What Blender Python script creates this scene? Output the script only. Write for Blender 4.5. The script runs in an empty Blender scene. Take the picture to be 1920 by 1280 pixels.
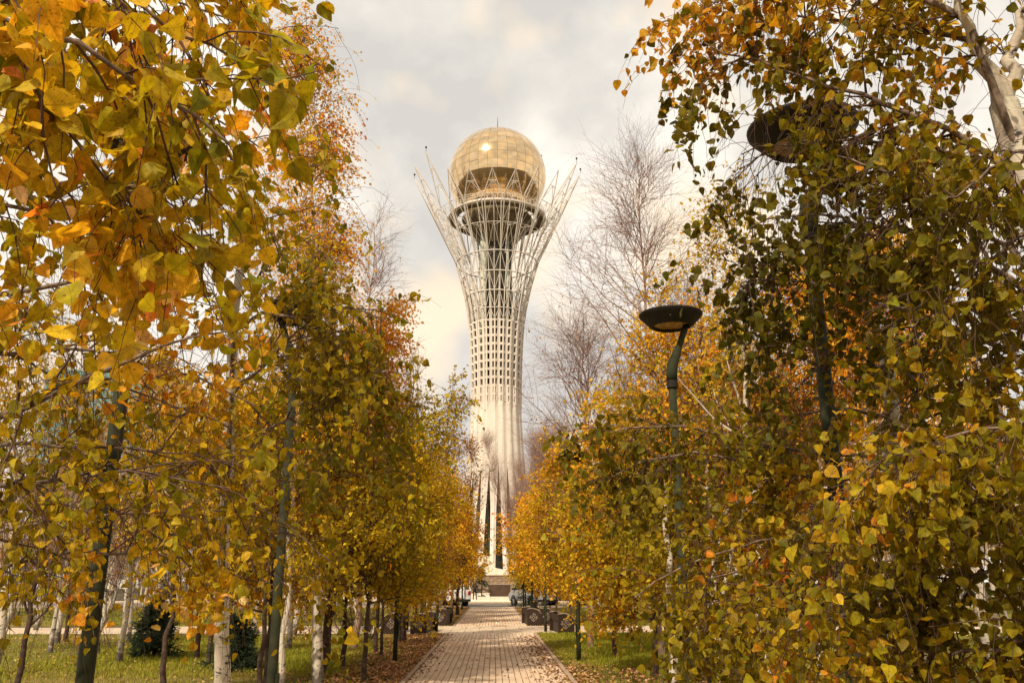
import bpy, math, random
import numpy as np
from mathutils import Matrix, Vector

# ------------------------------------------------------------------ camera, sky, sun, exposure
SC = bpy.context.scene
COL = SC.collection
F_PX, PITCH, YAW, EYE = 1600.0, math.radians(15.71), math.radians(1.21), 1.7
cd = bpy.data.cameras.new('camera')
cam = bpy.data.objects.new('camera', cd); COL.objects.link(cam)
cd.sensor_width = 36; cd.lens = F_PX / 1920 * 36; cd.clip_start = 0.05; cd.clip_end = 6000
cam.location = (0, 0, EYE)
cam.rotation_euler = (math.pi / 2 + PITCH, 0, -YAW)
SC.camera = cam

SUN_DIR = Vector((-0.36, -0.62, 0.70)).normalized()      # towards the sun
sd = bpy.data.lights.new('sun', 'SUN'); sun = bpy.data.objects.new('sun', sd); COL.objects.link(sun)
sd.energy = 4.0; sd.angle = math.radians(1.5); sd.color = (1.0, 0.87, 0.68)
sun.rotation_euler = SUN_DIR.to_track_quat('Z', 'Y').to_euler()

world = bpy.data.worlds.new('World'); SC.world = world; world.use_nodes = True
wn = world.node_tree; wn.nodes.clear()
def N(nt, t, **kw):
    n = nt.nodes.new(t)
    for k, v in kw.items():
        if k in n.inputs.keys(): n.inputs[k].default_value = v
        else: setattr(n, k, v)
    return n
def L(nt, a, b): nt.links.new(a, b)
wo = N(wn, 'ShaderNodeOutputWorld'); wb = N(wn, 'ShaderNodeBackground'); wb.inputs['Strength'].default_value = 0.1
sky = N(wn, 'ShaderNodeTexSky', sky_type='NISHITA'); sky.sun_disc = False
sky.sun_elevation = math.asin(SUN_DIR.z); sky.sun_rotation = math.atan2(SUN_DIR.x, SUN_DIR.y)
tc = N(wn, 'ShaderNodeTexCoord'); mp = N(wn, 'ShaderNodeMapping'); mp.inputs['Scale'].default_value = (1.0, 1.0, 1.25)
mp.inputs['Location'].default_value = (0.35, 0.0, 0.6)
L(wn, tc.outputs['Generated'], mp.inputs['Vector'])
n1 = N(wn, 'ShaderNodeTexNoise', Scale=4.6, Detail=6.0, Roughness=0.55, Distortion=0.1); L(wn, mp.outputs[0], n1.inputs['Vector'])
r1 = N(wn, 'ShaderNodeValToRGB'); e = r1.color_ramp.elements
e[0].position = 0.38; e[0].color = (0.585, 0.555, 0.51, 1)
e[1].position = 0.62; e[1].color = (0.90, 0.83, 0.73, 1)
m_ = r1.color_ramp.elements.new(0.5); m_.color = (0.70, 0.655, 0.59, 1)
L(wn, n1.outputs['Fac'], r1.inputs['Fac'])
mp2 = N(wn, 'ShaderNodeMapping'); mp2.inputs['Location'].default_value = (3.1, 1.7, 0.3); mp2.inputs['Scale'].default_value = (1, 1, 1.1); L(wn, tc.outputs['Generated'], mp2.inputs['Vector'])
n2 = N(wn, 'ShaderNodeTexNoise', Scale=5.5, Detail=3.0, Roughness=0.5); L(wn, mp2.outputs[0], n2.inputs['Vector'])
r2 = N(wn, 'ShaderNodeValToRGB'); r2.color_ramp.elements[0].position = 0.50; r2.color_ramp.elements[1].position = 0.64
L(wn, n2.outputs['Fac'], r2.inputs['Fac'])
mx = N(wn, 'ShaderNodeMix', data_type='RGBA'); mx.inputs[7].default_value = (1.0, 0.80, 0.56, 1)
ms = N(wn, 'ShaderNodeMath', operation='MULTIPLY'); ms.inputs[1].default_value = 0.75
L(wn, r2.outputs['Color'], ms.inputs[0]); L(wn, ms.outputs[0], mx.inputs[0]); L(wn, r1.outputs['Color'], mx.inputs[6])
sc10 = N(wn, 'ShaderNodeVectorMath', operation='SCALE'); sc10.inputs['Scale'].default_value = 10.0
L(wn, mx.outputs[2], sc10.inputs[0])
mxs = N(wn, 'ShaderNodeMix', data_type='RGBA'); mxs.inputs[0].default_value = 0.96
L(wn, sky.outputs['Color'], mxs.inputs[6]); L(wn, sc10.outputs['Vector'], mxs.inputs[7])
L(wn, mxs.outputs[2], wb.inputs['Color']); L(wn, wb.outputs[0], wo.inputs['Surface'])
vs = SC.view_settings; vs.view_transform = 'Standard'; vs.look = 'None'; vs.exposure = 0.36; vs.gamma = 1.0
SC.cycles.max_bounces = 6; SC.cycles.transparent_max_bounces = 6

# ------------------------------------------------------------------ projection helpers: pixel + depth -> place
FWD = np.array([math.sin(YAW) * math.cos(PITCH), math.cos(YAW) * math.cos(PITCH), math.sin(PITCH)])
RGT = np.array([math.cos(YAW), -math.sin(YAW), 0.0])
UPV = np.cross(RGT, FWD)
EYEP = np.array([0, 0, EYE])
def P(px, py, d): return EYEP + d * (FWD + (px - 960) / F_PX * RGT - (py - 640) / F_PX * UPV)
def project(A):
    v = A - EYEP; d = v @ FWD
    return 960 + F_PX * (v @ RGT) / d, 640 - F_PX * (v @ UPV) / d, d
def XatD(px, D):   # world x of a ground point at distance D seen in column px
    a = P(px, 1120, 1.0) - EYEP
    return a[0] / a[1] * D

# ------------------------------------------------------------------ objects
def tag(o, label=None, cat=None, group=None, kind=None):
    if label: o['label'] = label
    if cat: o['category'] = cat
    if group: o['group'] = group
    if kind: o['kind'] = kind
    return o
def thing(name, label, cat, loc=(0, 0, 0), rz=0.0, group=None):
    o = bpy.data.objects.new(name, None); COL.objects.link(o); o.empty_display_size = 0.2
    o.location = loc; o.rotation_euler = (0, 0, rz)
    return tag(o, label, cat, group)
def obj(name, me, mat=None, parent=None, loc=None, kind=None):
    o = bpy.data.objects.new(name, me); COL.objects.link(o)
    if mat is not None and len(me.materials) == 0: me.materials.append(mat)
    if parent is not None: o.parent = parent
    if loc is not None: o.location = loc
    if kind: o['kind'] = kind
    return o
def copy_tree(o, parent=None):
    c = o.copy(); COL.objects.link(c); c.parent = parent
    for ch in list(o.children): copy_tree(ch, c)
    return c

def mesh_np(name, V, Fc, mat=None, attrs=None, smooth=False):
    """V (n,3), Fc (m,k) faces of the same size"""
    V = np.asarray(V, dtype=np.float32); Fc = np.asarray(Fc, dtype=np.int32)
    me = bpy.data.meshes.new(name); m, k = Fc.shape
    me.vertices.add(len(V)); me.vertices.foreach_set('co', V.ravel())
    me.loops.add(m * k); me.loops.foreach_set('vertex_index', Fc.ravel())
    me.polygons.add(m); me.polygons.foreach_set('loop_start', np.arange(0, m * k, k, dtype=np.int32))
    me.polygons.foreach_set('loop_total', np.full(m, k, dtype=np.int32))
    if smooth: me.polygons.foreach_set('use_smooth', np.ones(m, dtype=bool))
    me.update(calc_edges=True)
    for nm, ty, arr in (attrs or []):
        a = me.attributes.new(nm, ty, 'POINT')
        a.data.foreach_set('color' if 'COLOR' in ty else 'vector', np.asarray(arr, dtype=np.float32).ravel())
    if mat: me.materials.append(mat)
    return me

class MB:
    def __init__(s): s.v = []; s.f = []
    def add(s, vs, fs):
        o = len(s.v); s.v += [tuple(v) for v in vs]; s.f += [tuple(i + o for i in f) for f in fs]; return s
    def box(s, x0, x1, y0, y1, z0, z1, bev=0.0):
        if bev <= 0:
            vs = [(x, y, z) for z in (z0, z1) for y in (y0, y1) for x in (x0, x1)]
            return s.add(vs, [(0, 2, 3, 1), (4, 5, 7, 6), (0, 1, 5, 4), (2, 6, 7, 3), (0, 4, 6, 2), (1, 3, 7, 5)])
        b = bev
        vs = [(x, y, z0) for x, y in ((x0, y0), (x1, y0), (x1, y1), (x0, y1))]
        vs += [(x, y, z1 - b) for x, y in ((x0, y0), (x1, y0), (x1, y1), (x0, y1))]
        vs += [(x, y, z1) for x, y in ((x0 + b, y0 + b), (x1 - b, y0 + b), (x1 - b, y1 - b), (x0 + b, y1 - b))]
        fs = [(3, 2, 1, 0), (8, 9, 10, 11)]
        for i in range(4):
            j = (i + 1) % 4; fs += [(i, j, 4 + j, 4 + i), (4 + i, 4 + j, 8 + j, 8 + i)]
        return s.add(vs, fs)
    def tube(s, pts, r, n=6, cap=True):
        pts = [Vector(p) for p in pts]; rs = r if hasattr(r, '__len__') else [r] * len(pts)
        o = len(s.v); ref = None; vs = []; fs = []
        for i, p in enumerate(pts):
            t = (pts[min(i + 1, len(pts) - 1)] - pts[max(i - 1, 0)]).normalized()
            if ref is None: ref = t.orthogonal().normalized()
            a = (ref - t * ref.dot(t)).normalized(); ref = a; b = t.cross(a)
            for q in range(n):
                w = 2 * math.pi * q / n; vs.append(p + (a * math.cos(w) + b * math.sin(w)) * rs[i])
        for i in range(len(pts) - 1):
            for q in range(n):
                q2 = (q + 1) % n; fs.append((i * n + q, i * n + q2, (i + 1) * n + q2, (i + 1) * n + q))
        if cap: fs += [tuple(range(n - 1, -1, -1)), tuple((len(pts) - 1) * n + q for q in range(n))]
        return s.add(vs, fs)
    def lathe(s, prof, n=32, c=(0, 0, 0), close=False):
        vs = []; fs = []
        for (r, z) in prof:
            for q in range(n):
                w = 2 * math.pi * q / n; vs.append((c[0] + r * math.cos(w), c[1] + r * math.sin(w), c[2] + z))
        m = len(prof)
        for i in range(m - 1 + (1 if close else 0)):
            for q in range(n):
                q2 = (q + 1) % n; j = (i + 1) % m; fs.append((i * n + q, i * n + q2, j * n + q2, j * n + q))
        return s.add(vs, fs)
    def prism(s, outline, axis, a0, a1):
        """outline: 2D points; axis 'x','y','z' extruded from a0 to a1"""
        def m(p, a): return (a, p[0], p[1]) if axis == 'x' else ((p[0], a, p[1]) if axis == 'y' else (p[0], p[1], a))
        n = len(outline); vs = [m(p, a0) for p in outline] + [m(p, a1) for p in outline]
        fs = [tuple(range(n - 1, -1, -1)), tuple(range(n, 2 * n))] + [(i, (i + 1) % n, n + (i + 1) % n, n + i) for i in range(n)]
        return s.add(vs, fs)
    def mesh(s, name, mat=None, smooth=False):
        me = bpy.data.meshes.new(name); me.from_pydata(s.v, [], s.f); me.update()
        if smooth: me.polygons.foreach_set('use_smooth', [True] * len(me.polygons))
        if mat: me.materials.append(mat)
        return me
    def build(s, name, mat, parent=None, smooth=False, loc=None, kind=None):
        return obj(name, s.mesh(name, mat, smooth), None, parent, loc, kind)

# ------------------------------------------------------------------ materials
def new_mat(name):
    m = bpy.data.materials.new(name); m.use_nodes = True
    nt = m.node_tree; b = nt.nodes['Principled BSDF']; return m, nt, b
def noise_mat(name, c1, c2, scale=5.0, rough=0.8, metal=0.0, bump=0.0, bscale=None, detail=4.0, lo=0.35, hi=0.65, coords='Object', stretch=None, spec=0.3):
    m, nt, b = new_mat(name)
    t = N(nt, 'ShaderNodeTexCoord'); mpn = N(nt, 'ShaderNodeMapping')
    if stretch: mpn.inputs['Scale'].default_value = stretch
    L(nt, t.outputs[coords], mpn.inputs['Vector'])
    nz = N(nt, 'ShaderNodeTexNoise', Scale=scale, Detail=detail, Roughness=0.6); L(nt, mpn.outputs[0], nz.inputs['Vector'])
    cr = N(nt, 'ShaderNodeValToRGB'); cr.color_ramp.elements[0].position = lo; cr.color_ramp.elements[1].position = hi
    cr.color_ramp.elements[0].color = (*c1, 1); cr.color_ramp.elements[1].color = (*c2, 1)
    L(nt, nz.outputs['Fac'], cr.inputs['Fac']); L(nt, cr.outputs['Color'], b.inputs['Base Color'])
    b.inputs['Roughness'].default_value = rough; b.inputs['Metallic'].default_value = metal
    b.inputs['Specular IOR Level'].default_value = spec
    if bump:
        nb = N(nt, 'ShaderNodeTexNoise', Scale=bscale or scale * 4, Detail=5.0); L(nt, mpn.outputs[0], nb.inputs['Vector'])
        bp = N(nt, 'ShaderNodeBump'); bp.inputs['Strength'].default_value = bump; L(nt, nb.outputs['Fac'], bp.inputs['Height']); L(nt, bp.outputs[0], b.inputs['Normal'])
    return m

def leaf_material():
    m, nt, b = new_mat('leaf')
    at = N(nt, 'ShaderNodeAttribute', attribute_name='tint'); uv = N(nt, 'ShaderNodeAttribute', attribute_name='luv')
    sx = N(nt, 'ShaderNodeSeparateXYZ'); L(nt, uv.outputs['Vector'], sx.inputs[0])
    ab = N(nt, 'ShaderNodeMath', operation='ABSOLUTE'); L(nt, sx.outputs['X'], ab.inputs[0])
    # side veins: stripes of v - 0.9|u|
    mu = N(nt, 'ShaderNodeMath', operation='MULTIPLY_ADD'); L(nt, ab.outputs[0], mu.inputs[0]); mu.inputs[1].default_value = -0.8; L(nt, sx.outputs['Y'], mu.inputs[2])
    fr = N(nt, 'ShaderNodeMath', operation='MULTIPLY'); L(nt, mu.outputs[0], fr.inputs[0]); fr.inputs[1].default_value = 9.0
    fc = N(nt, 'ShaderNodeMath', operation='FRACT'); L(nt, fr.outputs[0], fc.inputs[0])
    ve = N(nt, 'ShaderNodeMapRange', interpolation_type='SMOOTHSTEP'); ve.inputs[1].default_value = 0.0; ve.inputs[2].default_value = 0.22; ve.inputs[3].default_value = 0.72; ve.inputs[4].default_value = 1.0
    L(nt, fc.outputs[0], ve.inputs[0])
    mid = N(nt, 'ShaderNodeMapRange'); mid.inputs[1].default_value = 0.0; mid.inputs[2].default_value = 0.035; mid.inputs[3].default_value = 0.65; mid.inputs[4].default_value = 1.0
    L(nt, ab.outputs[0], mid.inputs[0])
    k = N(nt, 'ShaderNodeMath', operation='MULTIPLY'); L(nt, ve.outputs[0], k.inputs[0]); L(nt, mid.outputs[0], k.inputs[1])
    # blotches and warm rim
    geo = N(nt, 'ShaderNodeNewGeometry')
    nz = N(nt, 'ShaderNodeTexNoise', Scale=45.0, Detail=3.0); L(nt, geo.outputs['Position'], nz.inputs['Vector'])
    nzr = N(nt, 'ShaderNodeMapRange'); nzr.inputs[1].default_value = 0.3; nzr.inputs[2].default_value = 0.7; nzr.inputs[3].default_value = 0.68; nzr.inputs[4].default_value = 1.25
    L(nt, nz.outputs['Fac'], nzr.inputs[0])
    k2 = N(nt, 'ShaderNodeMath', operation='MULTIPLY'); L(nt, k.outputs[0], k2.inputs[0]); L(nt, nzr.outputs[0], k2.inputs[1])
    sc = N(nt, 'ShaderNodeVectorMath', operation='SCALE'); L(nt, at.outputs['Color'], sc.inputs[0]); L(nt, k2.outputs[0], sc.inputs['Scale'])
    rim = N(nt, 'ShaderNodeMapRange'); rim.inputs[1].default_value = 0.22; rim.inputs[2].default_value = 0.5; rim.inputs[3].default_value = 0.0; rim.inputs[4].default_value = 0.45
    L(nt, ab.outputs[0], rim.inputs[0])
    rn = N(nt, 'ShaderNodeMath', operation='MULTIPLY'); L(nt, rim.outputs[0], rn.inputs[0]); L(nt, nz.outputs['Fac'], rn.inputs[1])
    wm = N(nt, 'ShaderNodeMix', data_type='RGBA'); L(nt, rn.outputs[0], wm.inputs[0]); L(nt, sc.outputs[0], wm.inputs[6]); wm.inputs[7].default_value = (0.42, 0.17, 0.03, 1)
    ns = N(nt, 'ShaderNodeTexNoise', Scale=130.0, Detail=2.0); L(nt, geo.outputs['Position'], ns.inputs['Vector'])
    sm = N(nt, 'ShaderNodeMapRange'); sm.inputs[1].default_value = 0.62; sm.inputs[2].default_value = 0.68; sm.inputs[3].default_value = 0.0; sm.inputs[4].default_value = 0.7; L(nt, ns.outputs['Fac'], sm.inputs[0])
    wm0 = wm; wm = N(nt, 'ShaderNodeMix', data_type='RGBA'); L(nt, sm.outputs[0], wm.inputs[0]); L(nt, wm0.outputs[2], wm.inputs[6]); wm.inputs[7].default_value = (0.12, 0.055, 0.015, 1)
    L(nt, wm.outputs[2], b.inputs['Base Color']); b.inputs['Roughness'].default_value = 0.5; b.inputs['Specular IOR Level'].default_value = 0.12
    tb = N(nt, 'ShaderNodeVectorMath', operation='MULTIPLY'); L(nt, wm.outputs[2], tb.inputs[0]); tb.inputs[1].default_value = (1.35, 1.15, 0.45)
    tr = N(nt, 'ShaderNodeBsdfTranslucent'); L(nt, tb.outputs[0], tr.inputs['Color'])
    mxx = N(nt, 'ShaderNodeMixShader'); mxx.inputs[0].default_value = 0.42
    L(nt, b.outputs[0], mxx.inputs[1]); L(nt, tr.outputs[0], mxx.inputs[2])
    out = [n for n in nt.nodes if n.type == 'OUTPUT_MATERIAL'][0]; L(nt, mxx.outputs[0], out.inputs['Surface'])
    return m

def bark_material(name, white=(0.54, 0.46, 0.36), dark=(0.03, 0.022, 0.018), amount=0.57, base_dark=0.9):
    m, nt, b = new_mat(name)
    t = N(nt, 'ShaderNodeNewGeometry'); mpn = N(nt, 'ShaderNodeMapping'); mpn.inputs['Scale'].default_value = (7, 7, 17)
    L(nt, t.outputs['Position'], mpn.inputs['Vector'])
    nz = N(nt, 'ShaderNodeTexNoise', Scale=1.0, Detail=6.0, Roughness=0.7, Distortion=0.6); L(nt, mpn.outputs[0], nz.inputs['Vector'])
    cr = N(nt, 'ShaderNodeValToRGB'); cr.color_ramp.elements[0].position = amount; cr.color_ramp.elements[1].position = amount + 0.05
    cr.color_ramp.elements[0].color = (*white, 1); cr.color_ramp.elements[1].color = (*dark, 1)
    L(nt, nz.outputs['Fac'], cr.inputs['Fac'])
    nz2 = N(nt, 'ShaderNodeTexNoise', Scale=9.0, Detail=4.0); L(nt, t.outputs['Position'], nz2.inputs['Vector'])
    mm = N(nt, 'ShaderNodeMix', data_type='RGBA', blend_type='MULTIPLY'); mm.inputs[0].default_value = 0.55
    L(nt, cr.outputs['Color'], mm.inputs[6]); L(nt, nz2.outputs['Color'], mm.inputs[7])
    mm2 = N(nt, 'ShaderNodeMix', data_type='RGBA'); mm2.inputs[0].default_value = 0.3; L(nt, cr.outputs['Color'], mm2.inputs[6]); L(nt, mm.outputs[2], mm2.inputs[7])
    # rough black bark at the foot
    sp = N(nt, 'ShaderNodeSeparateXYZ'); L(nt, t.outputs['Position'], sp.inputs[0])
    ad = N(nt, 'ShaderNodeMath', operation='MULTIPLY_ADD'); L(nt, nz2.outputs['Fac'], ad.inputs[0]); ad.inputs[1].default_value = 1.4; L(nt, sp.outputs['Z'], ad.inputs[2])
    mr = N(nt, 'ShaderNodeMapRange'); mr.inputs[1].default_value = 0.85; mr.inputs[2].default_value = 1.15; mr.inputs[3].default_value = base_dark; mr.inputs[4].default_value = 0.0
    L(nt, ad.outputs[0], mr.inputs[0])
    mf = N(nt, 'ShaderNodeMix', data_type='RGBA'); mf.inputs[7].default_value = (0.05, 0.035, 0.025, 1); L(nt, mr.outputs[0], mf.inputs[0]); L(nt, mm2.outputs[2], mf.inputs[6])
    L(nt, mf.outputs[2], b.inputs['Base Color']); b.inputs['Roughness'].default_value = 0.8
    bp = N(nt, 'ShaderNodeBump'); bp.inputs['Strength'].default_value = 0.5; bp.inputs['Distance'].default_value = 0.02; L(nt, nz.outputs['Fac'], bp.inputs['Height']); L(nt, bp.outputs[0], b.inputs['Normal'])
    return m

M = {}
M['leaf'] = leaf_material()
M['birch'] = bark_material('birch_bark')
M['dark_bark'] = noise_mat('dark_bark', (0.035, 0.02, 0.014), (0.09, 0.055, 0.038), 12, 0.9, bump=0.6, bscale=30)
M['bough_bark'] = noise_mat('bough_bark', (0.06, 0.035, 0.022), (0.24, 0.17, 0.12), 22, 0.75, stretch=(1, 1, 1), bump=0.4)
M['twig'] = noise_mat('twig_bark', (0.045, 0.022, 0.014), (0.12, 0.065, 0.04), 9, 0.7)
M['pink_twig'] = noise_mat('pink_twig', (0.24, 0.14, 0.105), (0.38, 0.25, 0.19), 3, 0.8)
M['grey_twig'] = noise_mat('grey_twig', (0.17, 0.095, 0.068), (0.31, 0.19, 0.145), 3, 0.8)
M['white_steel'] = noise_mat('white_steel', (0.52, 0.46, 0.38), (0.67, 0.60, 0.51), 0.9, 0.5, stretch=(1, 1, 0.07), spec=0.35, detail=6, lo=0.28, hi=0.6)
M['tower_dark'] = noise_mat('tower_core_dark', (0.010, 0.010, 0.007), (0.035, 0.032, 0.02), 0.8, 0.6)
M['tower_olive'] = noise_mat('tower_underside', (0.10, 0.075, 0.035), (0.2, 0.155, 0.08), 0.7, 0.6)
M['tower_pipe'] = noise_mat('tower_pipe', (0.34, 0.35, 0.28), (0.48, 0.47, 0.38), 0.7, 0.5)
M['lamp_green'] = noise_mat('lamp_paint', (0.018, 0.021, 0.010), (0.036, 0.037, 0.018), 6, 0.7, spec=0.1)
M['lamp_dark'] = noise_mat('lamp_bowl_paint', (0.014, 0.011, 0.008), (0.024, 0.019, 0.013), 8, 0.6, spec=0.15)
M['amber'] = noise_mat('lamp_glass', (0.16, 0.07, 0.02), (0.42, 0.23, 0.07), 14, 0.25, spec=0.5)
M['bench_wood'] = noise_mat('bench_brown', (0.018, 0.010, 0.006), (0.038, 0.021, 0.012), 9, 0.5, stretch=(1, 1, 5))
M['bench_metal'] = noise_mat('bench_relief', (0.24, 0.18, 0.13), (0.36, 0.28, 0.2), 9, 0.5)
M['white_stone'] = noise_mat('white_stone', (0.62, 0.56, 0.44), (0.74, 0.68, 0.55), 0.8, 0.6)
M['rough_stone'] = noise_mat('podium_stone', (0.17, 0.11, 0.07), (0.36, 0.26, 0.18), 1.2, 0.9, bump=0.5)
M['dark_stone'] = noise_mat('dark_stone', (0.045, 0.025, 0.015), (0.08, 0.045, 0.025), 1.5, 0.6)
M['asphalt'] = noise_mat('asphalt', (0.10, 0.085, 0.07), (0.16, 0.135, 0.11), 3, 0.9)
M['kerb'] = noise_mat('kerb_stone', (0.30, 0.22, 0.15), (0.42, 0.32, 0.22), 5, 0.85)
M['car_silver'] = noise_mat('silver_paint', (0.36, 0.37, 0.38), (0.42, 0.43, 0.44), 1, 0.3, metal=0.35, spec=0.5)
M['car_white'] = noise_mat('white_paint', (0.7, 0.69, 0.66), (0.78, 0.77, 0.74), 1, 0.35, spec=0.5)
M['car_black'] = noise_mat('black_paint', (0.012, 0.012, 0.014), (0.02, 0.02, 0.022), 1, 0.25, spec=0.5)
M['tyre'] = noise_mat('tyre_rubber', (0.012, 0.012, 0.012), (0.025, 0.024, 0.022), 8, 0.85)
M['rim'] = noise_mat('wheel_rim', (0.4, 0.4, 0.4), (0.55, 0.55, 0.55), 8, 0.35, metal=0.7)
M['car_glass'] = noise_mat('car_glass', (0.015, 0.03, 0.02), (0.03, 0.06, 0.035), 2, 0.08, spec=0.6)
M['lens_red'] = noise_mat('red_lens', (0.3, 0.02, 0.015), (0.4, 0.03, 0.02), 5, 0.3)
M['lens_clear'] = noise_mat('clear_lens', (0.6, 0.58, 0.52), (0.75, 0.72, 0.66), 5, 0.2)
M['cloth_black'] = noise_mat('black_cloth', (0.012, 0.011, 0.012), (0.025, 0.022, 0.024), 9, 0.9)
M['skin'] = noise_mat('skin', (0.4, 0.23, 0.16), (0.46, 0.28, 0.2), 9, 0.6)
M['teal_glass'] = noise_mat('teal_glass', (0.10, 0.24, 0.22), (0.2, 0.38, 0.34), 0.2, 0.15, spec=0.6)
M['facade'] = noise_mat('pale_facade', (0.55, 0.53, 0.48), (0.68, 0.65, 0.6), 0.3, 0.7)
def gold_mat():
    m, nt, b = new_mat('gold_glass')
    oi = N(nt, 'ShaderNodeObjectInfo')
    cr = N(nt, 'ShaderNodeValToRGB'); cr.color_ramp.elements[0].color = (0.74, 0.53, 0.29, 1); cr.color_ramp.elements[1].color = (0.86, 0.635, 0.37, 1)
    L(nt, oi.outputs['Random'], cr.inputs['Fac']); L(nt, cr.outputs['Color'], b.inputs['Base Color'])
    b.inputs['Metallic'].default_value = 1.0; b.inputs['Roughness'].default_value = 0.11
    return m
M['gold'] = gold_mat()

def paver_mat():
    m, nt, b = new_mat('paver')
    g = N(nt, 'ShaderNodeNewGeometry')
    ra = N(nt, 'ShaderNodeMapRange'); ra.inputs[3].default_value = 0.84; ra.inputs[4].default_value = 1.1
    at = N(nt, 'ShaderNodeAttribute', attribute_name='tint')
    nz = N(nt, 'ShaderNodeTexNoise', Scale=0.7, Detail=4.0); L(nt, g.outputs['Position'], nz.inputs['Vector'])
    nf = N(nt, 'ShaderNodeTexNoise', Scale=60.0, Detail=3.0); L(nt, g.outputs['Position'], nf.inputs['Vector'])
    cr = N(nt, 'ShaderNodeValToRGB'); cr.color_ramp.elements[0].position = 0.3; cr.color_ramp.elements[1].position = 0.7
    cr.color_ramp.elements[0].color = (0.56, 0.415, 0.285, 1); cr.color_ramp.elements[1].color = (0.69, 0.53, 0.385, 1)
    L(nt, nz.outputs['Fac'], cr.inputs['Fac'])
    L(nt, g.outputs['Random Per Island'], ra.inputs[0])
    mf = N(nt, 'ShaderNodeMapRange'); mf.inputs[3].default_value = 0.85; mf.inputs[4].default_value = 1.12; L(nt, nf.outputs['Fac'], mf.inputs[0])
    k = N(nt, 'ShaderNodeMath', operation='MULTIPLY'); L(nt, ra.outputs[0], k.inputs[0]); L(nt, mf.outputs[0], k.inputs[1])
    s = N(nt, 'ShaderNodeVectorMath', operation='SCALE'); L(nt, cr.outputs['Color'], s.inputs[0]); L(nt, k.outputs[0], s.inputs['Scale'])
    L(nt, s.outputs[0], b.inputs['Base Color']); b.inputs['Roughness'].default_value = 0.85; b.inputs['Specular IOR Level'].default_value = 0.25
    return m
M['paver'] = paver_mat()
M['joint'] = noise_mat('joint_soil', (0.085, 0.06, 0.038), (0.13, 0.095, 0.06), 3, 0.95)

def lawn_mat():
    m, nt, b = new_mat('lawn')
    g = N(nt, 'ShaderNodeNewGeometry')
    n1 = N(nt, 'ShaderNodeTexNoise', Scale=0.22, Detail=5.0, Roughness=0.6); L(nt, g.outputs['Position'], n1.inputs['Vector'])
    c1 = N(nt, 'ShaderNodeValToRGB'); c1.color_ramp.elements[0].position = 0.4; c1.color_ramp.elements[1].position = 0.6
    c1.color_ramp.elements[0].color = (0.085, 0.10, 0.018, 1); c1.color_ramp.elements[1].color = (0.19, 0.145, 0.045, 1); L(nt, n1.outputs['Fac'], c1.inputs['Fac'])
    n2 = N(nt, 'ShaderNodeTexNoise', Scale=14.0, Detail=5.0, Roughness=0.7); L(nt, g.outputs['Position'], n2.inputs['Vector'])
    c2 = N(nt, 'ShaderNodeValToRGB'); c2.color_ramp.elements[0].position = 0.5; c2.color_ramp.elements[1].position = 0.62; L(nt, n2.outputs['Fac'], c2.inputs['Fac'])
    mm = N(nt, 'ShaderNodeMix', data_type='RGBA'); k = N(nt, 'ShaderNodeMath', operation='MULTIPLY'); k.inputs[1].default_value = 0.6
    L(nt, c2.outputs['Color'], k.inputs[0]); L(nt, k.outputs[0], mm.inputs[0]); L(nt, c1.outputs['Color'], mm.inputs[6]); mm.inputs[7].default_value = (0.26, 0.16, 0.06, 1)
    L(nt, mm.outputs[2], b.inputs['Base Color']); b.inputs['Roughness'].default_value = 0.95; b.inputs['Specular IOR Level'].default_value = 0.1
    bp = N(nt, 'ShaderNodeBump'); bp.inputs['Strength'].default_value = 0.6; bp.inputs['Distance'].default_value = 0.05; L(nt, n2.outputs['Fac'], bp.inputs['Height']); L(nt, bp.outputs[0], b.inputs['Normal'])
    return m
M['lawn'] = lawn_mat()

def tint_mat(name, rough=0.9, trans=0.3):
    m, nt, b = new_mat(name); at = N(nt, 'ShaderNodeAttribute', attribute_name='tint')
    L(nt, at.outputs['Color'], b.inputs['Base Color']); b.inputs['Roughness'].default_value = rough; b.inputs['Specular IOR Level'].default_value = 0.2
    tr = N(nt, 'ShaderNodeBsdfTranslucent'); L(nt, at.outputs['Color'], tr.inputs['Color'])
    mxx = N(nt, 'ShaderNodeMixShader'); mxx.inputs[0].default_value = trans; L(nt, b.outputs[0], mxx.inputs[1]); L(nt, tr.outputs[0], mxx.inputs[2])
    out = [n for n in nt.nodes if n.type == 'OUTPUT_MATERIAL'][0]; L(nt, mxx.outputs[0], out.inputs['Surface'])
    return m
M['grass'] = tint_mat('grass_blades')
M['litter'] = tint_mat('fallen_leaves', 0.8, 0.15)

# ------------------------------------------------------------------ ground, paths, road
PATH_X0, PATH_X1 = -1.5, 1.37
CROSS0, CROSS1 = 30.6, 35.6
ROAD0, ROAD1 = 62.0, 72.5
def sheet(name, x0, x1, y0, y1, z, mat):
    return MB().add([(x0, y0, z), (x1, y0, z), (x1, y1, z), (x0, y1, z)], [(0, 1, 2, 3)]).build(name, mat, kind='structure')
M['far_ground'] = noise_mat('far_ground', (0.022, 0.02, 0.009), (0.075, 0.052, 0.022), 0.03, 0.95, coords='Object', detail=8)
sheet('ground', -2500, 2500, -2500, 3500, -0.03, M['far_ground'])
sheet('lawn', -46, 46, -30, ROAD0 - 0.02, -0.012, M['lawn'])
sheet('road', -160, 160, ROAD0, ROAD1, 0.0, M['asphalt'])
path_root = thing('path', None, None); path_root['kind'] = 'structure'
MB().add([(PATH_X0, -4, 0.0), (PATH_X1, -4, 0.0), (PATH_X1, ROAD0 - 0.3, 0.0), (PATH_X0, ROAD0 - 0.3, 0.0)], [(0, 1, 2, 3)]).build('bed', M['joint'], path_root)
rng = np.random.default_rng(4)
PW, PL, G = 0.1196, 0.232, 0.011
ncol = int(round((PATH_X1 - PATH_X0) / PW))
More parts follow.
